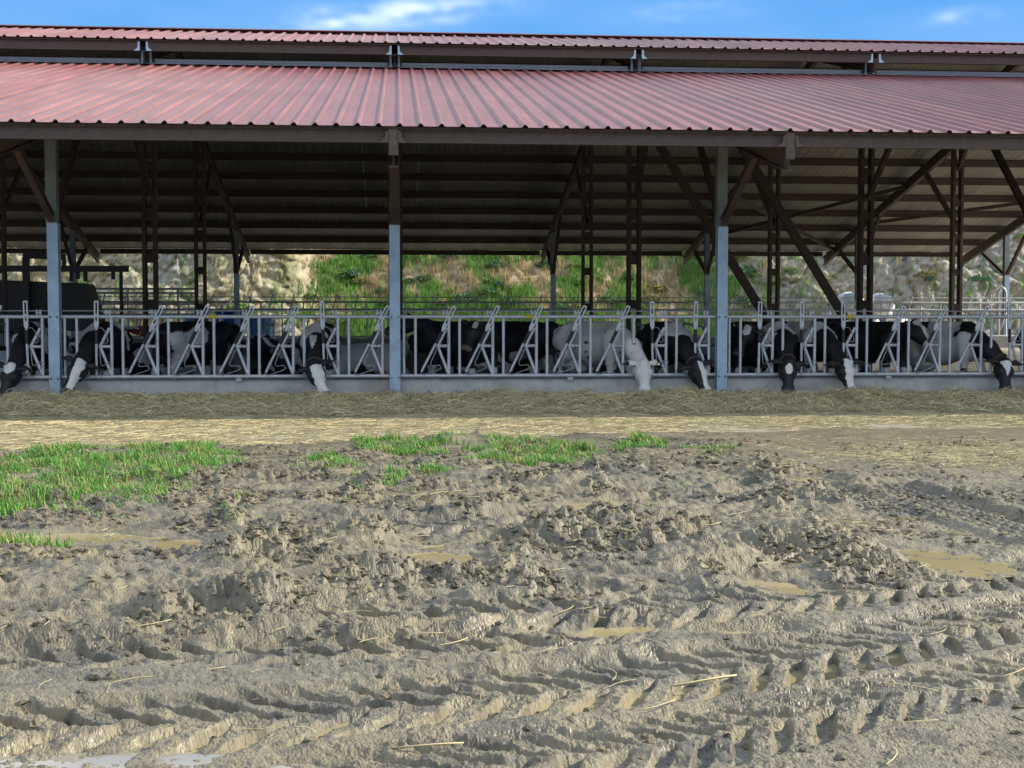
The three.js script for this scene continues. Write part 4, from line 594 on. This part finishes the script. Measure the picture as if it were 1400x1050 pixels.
{ // scrub: bushes as things, grass tufts as ground cover
  const leafMats = [[0.10, 0.21, 0.04], [0.07, 0.15, 0.05], [0.15, 0.24, 0.055], [0.21, 0.20, 0.07], [0.085, 0.18, 0.085]].map((c) => new THREE.MeshStandardMaterial({ color: C(...c), roughness: 0.9, side: THREE.DoubleSide }));
  const bushGeo = (seed, n) => { const R = rng(seed), pos = []; for (let i = 0; i < n; i++) { const a = R() * 6.283, e = Math.acos(1 - R()), r = (0.45 + 0.55 * Math.cbrt(R())) * (0.75 + 0.35 * noise2(Math.cos(a) * 1.7 + seed, Math.sin(a) * 1.7 + e, 550)); const c = new THREE.Vector3(Math.cos(a) * Math.sin(e) * r, Math.cos(e) * r * 0.85, Math.sin(a) * Math.sin(e) * r); const u = new THREE.Vector3(R() - 0.5, R() - 0.3, R() - 0.5).normalize(), w = new THREE.Vector3(R() - 0.5, R() - 0.5, R() - 0.5).cross(u).normalize(), L = 0.07 + 0.09 * R(); const A = c.clone().addScaledVector(u, -L), B = c.clone().addScaledVector(w, L * 0.45), D = c.clone().addScaledVector(w, -L * 0.45), E = c.clone().addScaledVector(u, L); for (const q of [A, B, E, A, E, D]) pos.push(q.x, q.y, q.z); } const g = new THREE.BufferGeometry(); g.setAttribute('position', new THREE.Float32BufferAttribute(pos, 3)); g.computeVertexNormals(); return g; };
  const geos = [1, 2, 3, 4, 5].map((k) => bushGeo(60 + k, 420)), R = rng(77), o = [0, 0, 0];
  const looks = ['bright green leafy bush', 'dark green low bush', 'yellow-green leafy bush', 'olive dry bush', 'blue-green bush'];
  for (let i = 0; i < 95; i++) {
    let X, t; do { X = -22 + R() * 56; t = 0.12 + R() * 0.9; } while (R() > 0.22 + 0.78 * steep(X) || (X > -3 && X < 15 && t > 0.55 && t < 0.95 && R() < 0.3));
    hillPoint(X, t, o); const s = 0.25 + 0.5 * R() * R() + 0.12, k = (R() * 5) | 0; const b = mesh('bush', geos[(R() * 5) | 0], leafMats[k]); b.position.set(o[0], o[1] + s * 0.1, -o[2] + 0.1); b.scale.set(s * (1 + 0.5 * R()), s * (0.6 + 0.4 * R()), s); b.rotation.y = R() * 6; tag(b, looks[k] + (steep(X) > 0.5 ? ' growing on the grassy slope behind the barn' : ' rooted in the rock face behind the barn'), 'bush', looks[k] + (steep(X) > 0.5 ? ' on the slope' : ' on the rock'));
  }
  const tuft = (seed) => { const Q = rng(seed), pos = []; for (let i = 0; i < 14; i++) { const a = Q() * 6.283, l = 0.6 + 0.5 * Q(), bx = (Q() - 0.5) * 0.5, bz = (Q() - 0.5) * 0.5, lean = 0.5 * Q(), w = 0.035; const tx = bx + Math.cos(a) * lean, tz = bz + Math.sin(a) * lean; pos.push(bx - Math.sin(a) * w, 0, bz + Math.cos(a) * w, bx + Math.sin(a) * w, 0, bz - Math.cos(a) * w, tx, l, tz); } const g = new THREE.BufferGeometry(); g.setAttribute('position', new THREE.Float32BufferAttribute(pos, 3)); g.computeVertexNormals(); return g; };
  const N = 15000, im = new THREE.InstancedMesh(tuft(5), new THREE.MeshStandardMaterial({ color: 0xffffff, roughness: 1, side: THREE.DoubleSide }), N), m4 = new THREE.Matrix4(), q4 = new THREE.Quaternion(), c = new THREE.Color(); let n = 0;
  while (n < N) { const X = -24 + R() * 60, t = R() * 1.03, green = smooth(-0.3, 0.12, fbm(X * 0.35, t * 3, 4, 560)); if (R() > steep(X) * (0.35 + 0.65 * green) + 0.06) continue; hillPoint(X, t, o); const s = 0.18 + 0.3 * R(); q4.setFromAxisAngle(new THREE.Vector3(0, 1, 0), R() * 6.283); m4.compose(new THREE.Vector3(o[0], o[1] - 0.03, -o[2]), q4, new THREE.Vector3(s, s * (0.7 + 0.6 * R()), s)); im.setMatrixAt(n, m4); const g = R() < green; const k = 0.75 + 0.5 * R(); c.setRGB((g ? 0.14 : 0.40) * k, (g ? 0.28 : 0.32) * k, (g ? 0.05 : 0.16) * k); im.setColorAt(n, c); n++; }
  stuff(add(im, 'hillside_grass'), 'green and dry grass tufts covering the slope behind the barn', 'grass');
}
{ // barrier on the far side of the barn
    const P = (x, y, z = 0) => new THREE.Vector3(x, y, z), rail = rod(P(0.02, 0, 0), P(5.96, 0, 0), 0.035), thin = rod(P(0.02, 0, 0), P(5.96, 0, 0), 0.018, 6), up = rod(P(0, 0.42, 0), P(0, 1.72, 0), 0.028, 6), arm = join([rod(P(-0.2, 0.75, 0), P(0.14, 1.97, 0), 0.024, 6), new THREE.SphereGeometry(0.035, 6, 5).translate(0.14, 1.97, 0)]);
  const where = ['beyond the dark farm machine', 'behind the blue tubs', 'below the rock face near the dry bushes', 'in front of the grassy slope', 'where the grassy slope meets grey rock', 'beside the white wrapped bales', 'near the open end of the barn'];
  for (let b = 0; b < 7; b++) {
    const mat = tubeMat, g = tag(group('rear_barrier', frames[b + 1], 0.42, -50), 'galvanised cattle barrier across the barn, ' + where[b], 'feed barrier', 'barriers on the far side of the barn');
    for (const y of [1.72, 1.9]) { const m = mesh('rail', y > 1.8 ? thin : rail, mat, g); m.position.y = y; } { const m = mesh('rail', rail, mat, g); m.position.y = 1.45; } { const m = mesh('rail', rail, mat, g); m.position.y = 0.45; }
    for (let k = 0; k < 8; k++) { mesh('upright', up, mat, g).position.x = 0.3 + 0.77 * k; if (k < 7) mesh('lock_arm', arm, mat, g).position.x = 0.6 + 0.77 * k; }
    mesh('kerb', new THREE.BoxGeometry(5.98, 0.5, 0.2).translate(3, 0.15, 0), liningMats[1], g);
  }
}
{ // farm machine silhouetted at one end: hopper with slanted end, rail and swing arm on a mast
  const dark = new THREE.MeshStandardMaterial({ color: C(0.055, 0.055, 0.055), roughness: 0.6 }), g = tag(group('feed_trailer', -11.5, 0.4, -47), 'dark steel feed trailer with mast and overhead rail parked inside the barn', 'trailer');
  const P = (x, y, z = 0) => new THREE.Vector3(x, y, z);
  const side = new THREE.Shape([[-2.6, 0.75], [1.5, 0.75], [1.05, 2.28], [-2.6, 2.42]].map((p) => new THREE.Vector2(...p))); mesh('hopper', new THREE.ExtrudeGeometry(side, { depth: 1.6, bevelEnabled: true, bevelSize: 0.03, bevelThickness: 0.03 }).translate(0, 0, -0.8), dark, g);
  mesh('mast', new THREE.BoxGeometry(0.2, 3.1, 0.2).translate(-0.75, 1.6, 0.95), dark, g);
  mesh('mast_arm', join([new THREE.BoxGeometry(1.35, 0.2, 0.2).rotateZ(-0.04).translate(-0.15, 3.2, 0.95), new THREE.BoxGeometry(0.1, 0.35, 0.15).translate(0.48, 3.0, 0.95)]), dark, g);
  mesh('overhead_rail', join([new THREE.BoxGeometry(6.6, 0.2, 0.14).translate(-0.7, 2.78, 1.1), ...[0.2, 0.75, 0.95, 1.2, 2.1].map((x, i) => new THREE.BoxGeometry(0.12, 0.26 + 0.12 * (i % 2), 0.1).translate(x, 2.56, 1.1))]), dark, g);
  mesh('drawbar', join([new THREE.BoxGeometry(1.8, 0.14, 0.2).translate(2.1, 0.72, 0), new THREE.BoxGeometry(0.1, 0.7, 0.1).translate(2.9, 0.36, 0)]), dark, g);
  for (const x of [-1.6, -0.3]) { const w = mesh('wheel', new THREE.TorusGeometry(0.32, 0.13, 10, 24).translate(0, 0, 0), rubber, g); w.position.set(x, 0.45, 0.7); mesh('rim', new THREE.CylinderGeometry(0.24, 0.24, 0.14, 18).rotateX(Math.PI / 2), galvDark, w); }
  mesh('prop', rod(P(2.35, 2.7, 1.1), P(2.35, 0, 1.1), 0.06), dark, g); mesh('prop', rod(P(-3.8, 2.7, 1.1), P(-3.8, 0, 1.1), 0.06), dark, g);
}
{ // galvanised gates, tubs, bales, hoop
  const P = (x, y, z = 0) => new THREE.Vector3(x, y, z), pale = new THREE.MeshStandardMaterial({ color: C(0.55, 0.57, 0.58), roughness: 0.5, metalness: 0.3 });
  const gate = tag(group('galvanised_gate', -13, 0.4, -53.4), 'pale galvanised field gate standing behind the dark farm machine', 'gate'); for (const y of [0.3, 0.8, 1.3, 1.7, 2.12, 2.28]) mesh('rail', rod(P(0, y), P(5.2, y), 0.04), pale, gate); for (const x of [0, 2.6, 4.5, 5.2]) mesh('upright', rod(P(x, 0), P(x, 2.3), 0.04), pale, gate);
  const blue = new THREE.MeshStandardMaterial({ color: C(0.02, 0.09, 0.45), roughness: 0.45 }), blueB = new THREE.MeshStandardMaterial({ color: C(0.10, 0.32, 0.6), roughness: 0.45 });
  const tub = (mat, x, s, label) => { const g = tag(group('plastic_tub', x, 0.43, -54), label, 'tub', 'blue tubs behind the barn'); mesh('shell', new THREE.LatheGeometry([[0.42, 0], [0.5, 0.1], [0.55, 1.3], [0.6, 1.36], [0.6, 1.42], [0.5, 1.42], [0.48, 0.2]].map((p) => new THREE.Vector2(p[0] * s, p[1] * s)), 20), mat, g); mesh('rim', new THREE.TorusGeometry(0.58 * s, 0.04, 6, 24).rotateX(Math.PI / 2).translate(0, 1.4 * s, 0), mat, g); };
  tub(blue, -6.6, 1.0, 'deep blue plastic tub behind the far barrier'); tub(blueB, -7.9, 0.9, 'light blue plastic tub behind the far barrier'); tub(blueB, -5.4, 0.8, 'small light blue plastic tub behind the far barrier');
  const red = new THREE.MeshStandardMaterial({ color: C(0.32, 0.02, 0.02), roughness: 0.5 }), rg = tag(group('red_barrow', -6.9, 0.36, -40), 'dark red steel barrow standing in the cubicle passage', 'barrow');
  mesh('tray', new THREE.ExtrudeGeometry(new THREE.Shape([[-0.55, 0.95], [0.6, 0.95], [0.42, 0.5], [-0.3, 0.5]].map((p) => new THREE.Vector2(...p))), { depth: 0.6, bevelEnabled: true, bevelSize: 0.02, bevelThickness: 0.02 }).translate(0, 0, -0.3), red, rg); mesh('wheel', new THREE.TorusGeometry(0.17, 0.06, 8, 18).translate(0.5, 0.23, 0), rubber, rg); for (const s of [-1, 1]) { mesh('handle', rod(P(-0.2, 0.62, s * 0.25), P(-1.0, 0.85, s * 0.28), 0.02), red, rg); mesh('leg', rod(P(-0.25, 0.55, s * 0.22), P(-0.35, 0, s * 0.24), 0.02), red, rg); }
  const film = new THREE.MeshStandardMaterial({ color: C(0.82, 0.84, 0.82), roughness: 0.4 });
  const bale = (x, y, D, r, k, label) => { const g = new THREE.SphereGeometry(1, 36, 24), p = g.attributes.position, v = new THREE.Vector3(); for (let i = 0; i < p.count; i++) { v.fromBufferAttribute(p, i); const q = 1 / Math.pow(Math.abs(v.x) ** 2.5 + Math.abs(v.y) ** 2.5 + Math.abs(v.z) ** 2.5, 1 / 2.5); v.multiplyScalar(q * (1 + 0.12 * noise3(v.x * 3 + k, v.y * 3, v.z * 3, 570) + 0.03 * noise3(v.x * 9, v.y * 9 + k, v.z * 9, 571))); p.setXYZ(i, v.x * r * 1.05, v.y * r * 0.92, v.z * r); } g.computeVertexNormals(); const b = mesh('wrapped_bale', g, film); b.position.set(x, y, -D); b.rotation.y = k; tag(b, label, 'bale', 'white wrapped bales behind the barn'); };
  bale(18.6, 0.4 + 0.62, 56.6, 0.68, 0.3, 'white film-wrapped bale at the column end of the bottom row'); bale(20.0, 0.4 + 0.62, 56.7, 0.68, 1.2, 'white film-wrapped bale in the middle of the bottom row'); bale(21.4, 0.4 + 0.6, 56.6, 0.66, 2.2, 'white film-wrapped bale at the rock end of the bottom row'); bale(19.25, 0.4 + 1.72, 56.7, 0.58, 0.8, 'white film-wrapped bale on top beside the column'); bale(20.6, 0.4 + 1.68, 56.6, 0.55, 1.7, 'white film-wrapped bale on top toward the rock');
  const hoop = tag(group('pipe_hoop', 23.15, 0.43, -50.4), 'galvanised bent pipe hoop above the far barrier by the end post', 'pipe hoop'); mesh('hoop_pipe', wire([P(-0.16, 0), P(-0.16, 1.7), P(-0.14, 2.15), P(0, 2.32), P(0.14, 2.15), P(0.16, 1.7), P(0.16, 0)], 0.045, 40), pale, hoop);
}
// ---------------------------------------------------------------- hay along the kerb, straw on the lane, grass in the mud
function hayHeight(X, D) {
  const front = 22.5 + 0.7 * noise2(X * 0.55, 1, 600) + 0.45 * noise2(X * 1.6, 4, 601), lump = 0.15 + 0.09 * noise2(X * 0.9, 2, 602) + 0.07 * noise2(X * 2.6, D * 2, 603);
  const a = smooth(front - 1.5, front + 0.55, D), b = 1 - 0.55 * smooth(23.9, 24.6, D);
  return Math.max(-0.02, a * b * (lump + 0.07 * noise2(X * 3.6, D * 3.6, 604) + 0.02 * noise2(X * 13, D * 13, 605)) + 0.05 * Math.max(0, noise2(X * 1.3, D * 2, 606) - 0.1) * smooth(20.3, 21, D) * (1 - a) - 0.012 * (1 - a));
}
{
  const hay = new THREE.MeshStandardMaterial({ vertexColors: true, roughness: 1 });
  const nx = 1500, nd = 70, pos = [], col = [], idx = [];
  for (let j = 0; j <= nd; j++) for (let i = 0; i <= nx; i++) { const X = lerp(-16, 22, i / nx), D = lerp(20.3, 24.7, j / nd); pos.push(X, hayHeight(X, D), -D); const k = 0.8 + 0.5 * hash2(i, j, 610) + 0.3 * noise2(X * 2, D * 2, 611), w = smooth(-0.2, 0.4, fbm(X * 1.2, D * 2, 3, 612)); col.push(lerp(0.36, 0.24, w) * k, lerp(0.315, 0.215, w) * k, lerp(0.185, 0.13, w) * k); if (i && j) { const p = j * (nx + 1) + i; idx.push(p - nx - 2, p - nx - 1, p, p - nx - 2, p, p - 1); } }
  const g = new THREE.BufferGeometry(); g.setAttribute('position', new THREE.Float32BufferAttribute(pos, 3)); g.setAttribute('color', new THREE.Float32BufferAttribute(col, 3)); g.setIndex(idx); g.computeVertexNormals();
  stuff(mesh('hay_windrow', g, hay), 'long heap of olive hay lying along the concrete kerb', 'hay');
  const stalk = (bend, seed) => { const c = new THREE.QuadraticBezierCurve3(new THREE.Vector3(-0.5, 0, 0), new THREE.Vector3(0, bend, bend * 0.6 * seed), new THREE.Vector3(0.5, 0, 0)), t = new THREE.TubeGeometry(c, 3, 0.5, 3); const p = t.attributes.position; /* radius 0.5 is scaled per stalk */ return { c, t, p }; };
  const stalkGeo = (bend) => { const pos = [], ix = []; for (let i = 0; i <= 4; i++) { const u = i / 4, x = u - 0.5, y = bend * 4 * u * (1 - u); for (let k = 0; k < 3; k++) { const a = k / 3 * 6.283; pos.push(x, y, 0); pos[pos.length - 2] += Math.sin(a) * 0.014; pos[pos.length - 1] += Math.cos(a) * 0.014; if (i) { const q = i * 3 + k, n = i * 3 + (k + 1) % 3; ix.push(q - 3, q, n - 3, n - 3, q, n); } } } const g2 = new THREE.BufferGeometry(); g2.setAttribute('position', new THREE.Float32BufferAttribute(pos, 3)); g2.setIndex(ix); g2.computeVertexNormals(); return g2; };
  const straw = new THREE.MeshStandardMaterial({ color: 0xffffff, roughness: 0.75 }), R = rng(620), m4 = new THREE.Matrix4(), e = new THREE.Euler(), q4 = new THREE.Quaternion(), c = new THREE.Color();
  const scatter = (name, label, cat, n, pick) => { const all = stuff(group(name), label, cat); for (const bend of [0.06, 0.16, 0.3]) { const im = new THREE.InstancedMesh(stalkGeo(bend), straw, Math.round(n / 3)); for (let i = 0; i < im.count; i++) { const s = pick(bend); e.set(s.roll, s.yaw, s.pitch, 'YXZ'); q4.setFromEuler(e); m4.compose(V(s.X, s.y, s.D), q4, new THREE.Vector3(s.L, s.L * (s.flat ?? 1) * (s.thick ?? 1), s.L * (s.thick ?? 1))); im.setMatrixAt(i, m4); c.setRGB(...s.c); im.setColorAt(i, c); } add(im, 'stalks', all); } };
  const tone = (k, gold) => [lerp(0.46, 0.74, gold) * k, lerp(0.405, 0.63, gold) * k, lerp(0.23, 0.36, gold) * k];
  scatter('hay_stalks', 'dry hay stalks sticking out of the heap along the kerb', 'hay', 60000, () => { let X, D; do { X = -13 + R() * 30; D = 21.0 + 3.5 * Math.pow(R(), 0.7); } while (hayHeight(X, D) < 0.01); const h = hayHeight(X, D); return { X, D, y: h + 0.01 + 0.02 * R(), L: 0.10 + 0.26 * R() * R(), yaw: R() * 6.283, pitch: (R() - 0.5) * (R() < 0.35 ? 1.8 : 0.6), roll: R() * 6.283 * 0.2, thick: 1.0 + 0.5 * R(), c: tone(0.7 + 0.7 * R(), R() < 0.6 ? 0.4 + 0.6 * R() : 0.2 * R()) }; });
  scatter('lane_straw', 'thin scatter of straw covering the concrete lane', 'straw', 34000, () => { let X, D; for (;;) { X = -11 + R() * 26; D = 16.2 + 5.6 * R(); const cov = D > 19.5 ? 0.75 : 0.35 + 0.5 * smooth(-0.1, 0.3, fbm(X * 0.5, D * 1.2, 3, 630)); const right = smooth(3, 5, X) * (1 - smooth(18.6, 19.4, D)); if (D > laneEdge(X) - 0.1 && R() < cov * (1 - 0.8 * right)) break; } return { X, D, y: 0.012 + 0.012 * R() + Math.max(0, hayHeight(X, D)), L: 0.10 + 0.26 * R(), yaw: R() * 6.283, pitch: (R() - 0.5) * 0.12, roll: 1.5, flat: 0.4, c: tone(0.6 + 0.45 * R(), 0.2 + 0.7 * R()) }; });
  scatter('yard_straw', 'bits of straw trodden into the muddy yard', 'straw', 5200, () => { let X, D; for (;;) { D = 4.6 + 13 * Math.pow(R(), 0.6); X = 0.084 * D + (R() * 2 - 1) * 0.5 * D; const p1 = 1.6 * Math.exp(-(((X - 6.4) / 1.2) ** 2) - (((D - 14.6) / 0.9) ** 2)), p2 = Math.exp(-(((X - 3.85) / 0.35) ** 2) - (((D - 12.9) / 0.35) ** 2)), p3 = 0.6 * Math.exp(-(((X - 3.0) / 0.5) ** 2) - (((D - 9.6) / 0.4) ** 2)), p4 = 0.5 * Math.exp(-(((X - 0.4) / 0.4) ** 2) - (((D - 11.4) / 0.3) ** 2)); if (R() < 0.02 + p1 + p2 + p3 + p4) break; } return { X, D, y: mudHeight(X, D) + 0.008, L: 0.07 + 0.16 * R(), yaw: R() * 6.283, pitch: (R() - 0.5) * 0.2, roll: 1.4, flat: 0.5, c: tone(0.7 + 0.4 * R(), 0.4 + 0.6 * R()) }; });
  // the long stalks that lie singly in the foreground
  const single = [[1.30, 5.62, 0.34, 0.45, 'long pale straw stalk lying over the tyre lugs by a short one'], [1.36, 5.55, 0.12, -0.9, 'short straw stalk crossing the end of a long one'], [1.70, 4.52, 0.20, 1.1, 'pale bent straw stalk lying on smooth wet mud'], [2.66, 5.62, 0.22, 0.7, 'straw stalk leaning across a tyre print'], [2.05, 5.45, 0.14, 1.2, 'short straw stalk in a tyre groove'], [0.10, 4.78, 0.26, 0.15, 'dark thin straw stalk on wet mud beside shallow grooves'], [1.02, 5.2, 0.2, 0.7, 'straw stalk on the edge of a chevron print'], [-0.35, 5.0, 0.12, 2.4, 'short straw stalk standing by a groove puddle']];
  for (const [X, D, L, yaw, label] of single) { const m = mesh('straw_stalk', stalkGeo(0.1), new THREE.MeshStandardMaterial({ color: C(0.55, 0.46, 0.26), roughness: 0.7 })); m.position.copy(V(X, Math.max(mudHeight(X, D), mudHeight(X + 0.1 * Math.cos(yaw), D + 0.1 * Math.sin(yaw))) + 0.012, D)); m.rotation.set(1.2, yaw, 0, 'YXZ'); m.scale.set(L, L * 1.3, L * 1.3); tag(m, label, 'straw stalk', 'single straw stalks in the foreground'); }
}
{ // young grass
  const patches = [[[-5.2, 16.6], [-2.0, 16.2], [-1.7, 14.8], [-1.9, 12.5], [-2.1, 11.2], [-3.0, 10.6], [-6.5, 10.8], [-8, 16.4]], [[-0.45, 17.1], [0.62, 17.1], [0.55, 15.7], [0.1, 15.1], [-0.35, 15.7]], [[-0.85, 14.4], [-0.35, 14.6], [-0.4, 13.6], [-0.85, 13.5]], [[0.1, 14.6], [0.5, 14.7], [0.45, 14.0], [0.1, 13.9]], [[0.95, 16.6], [2.45, 16.2], [2.3, 15.2], [1.75, 13.7], [0.87, 14.0]], [[2.6, 16.5], [3.05, 16.5], [3.0, 15.4], [2.65, 15.4]], [[3.2, 15.3], [3.7, 15.3], [3.7, 14.8], [3.2, 14.8]], [[-0.5, 11.8], [-0.15, 11.8], [-0.2, 11.2], [-0.5, 11.3]], [[-3.2, 9.6], [-2.45, 9.5], [-2.4, 8.9], [-3.2, 8.9]], [[-0.2, 12.6], [0.4, 12.9], [0.3, 12.3], [-0.2, 12.2]], [[-1.3, 11.4], [-1.0, 11.4], [-1.0, 11.1], [-1.3, 11.1]]];
  const inside = (x, y, p) => { let c = false; for (let i = 0, j = p.length - 1; i < p.length; j = i++) if (p[i][1] > y !== p[j][1] > y && x < (p[j][0] - p[i][0]) * (y - p[i][1]) / (p[j][1] - p[i][1]) + p[i][0]) c = !c; return c; };
  const clump = (seed) => { const Q = rng(seed), pos = [], nor = []; for (let i = 0; i < 9; i++) { const a = Q() * 6.283, bx = (Q() - 0.5) * 0.09, bz = (Q() - 0.5) * 0.09, h = 0.04 + 0.06 * Q(), lean = 0.015 + 0.09 * Q() * Q(), w = 0.0038, ca = Math.cos(a), sa = Math.sin(a); const lv = [[0, 0, 1], [0.55, 0.22, 0.85], [0.88, 0.62, 0.5], [1, 1, 0.02]].map(([u, l, k]) => [[bx + ca * lean * l - sa * w * k, h * u, bz + sa * lean * l + ca * w * k], [bx + ca * lean * l + sa * w * k, h * u, bz + sa * lean * l - ca * w * k]]); for (let k = 0; k < 3; k++) for (const q of [lv[k][0], lv[k][1], lv[k + 1][0], lv[k + 1][0], lv[k][1], lv[k + 1][1]]) pos.push(...q); } const g = new THREE.BufferGeometry(); g.setAttribute('position', new THREE.Float32BufferAttribute(pos, 3)); g.computeVertexNormals(); return g; };
  const mat = new THREE.MeshPhysicalMaterial({ color: 0xffffff, roughness: 0.6, side: THREE.DoubleSide, transmission: 0.25, thickness: 0 }), R = rng(650), lists = [[], [], []];
  patches.forEach((p, k) => { const xs = p.map((q) => q[0]), ds = p.map((q) => q[1]), x0 = Math.min(...xs) - 0.2, x1 = Math.max(...xs) + 0.2, d0 = Math.min(...ds) - 0.2, d1 = Math.max(...ds) + 0.2, n = (x1 - x0) * (d1 - d0) * 380; for (let i = 0; i < n; i++) { const X = lerp(x0, x1, R()), D = lerp(d0, d1, R()), nx = X + 0.45 * noise2(X * 1.7, D * 1.7, 660), nd = D + 0.8 * noise2(X * 1.7 + 7, D * 1.7, 661); if (!inside(nx, nd, p)) continue; const dens = smooth(-0.24, 0.22, fbm(X * 1.5, D * 1.2, 4, 663) + 0.06); if (R() > dens) continue; lists[(R() * 3) | 0].push([X, D, R(), dens]); } });
  for (let i = 0; i < 500; i++) { const D = 10 + 6.5 * R(), X = -4 + 7.5 * R(); if (fbm(X, D, 3, 665) > 0.18) lists[(R() * 3) | 0].push([X, D, R() * 0.5, 0.5]); }
  const lawn = stuff(group('young_grass'), 'short bright green grass growing in patches on the mud', 'grass'), m4 = new THREE.Matrix4(), q4 = new THREE.Quaternion(), c = new THREE.Color();
  lists.forEach((L, k) => { const im = new THREE.InstancedMesh(clump(70 + k), mat, L.length); L.forEach(([X, D, r, d], i) => { const s = (0.55 + 0.75 * r) * (0.55 + 0.45 * d) * (1 + 0.8 * noise2(X * 2.3, D * 2.3, 668)); q4.setFromAxisAngle(new THREE.Vector3(0, 1, 0), r * 40); m4.compose(V(X, mudHeight(X, D, false) - 0.012, D), q4, new THREE.Vector3(1.2, s, 1.2)); im.setMatrixAt(i, m4); const y = smooth(0.1, 0.5, noise2(X * 3, D * 3, 667)), q = 0.8 + 0.4 * hash2(i, k, 669); if (hash2(i, k, 671) < 0.17) c.setRGB(0.42 * q, 0.36 * q, 0.14 * q); else c.setRGB(lerp(0.12, 0.21, y) * q, lerp(0.30, 0.33, y) * q, lerp(0.03, 0.055, y) * q); im.setColorAt(i, c); }); add(im, 'blades', lawn); });
}
renderer.render(scene, camera);
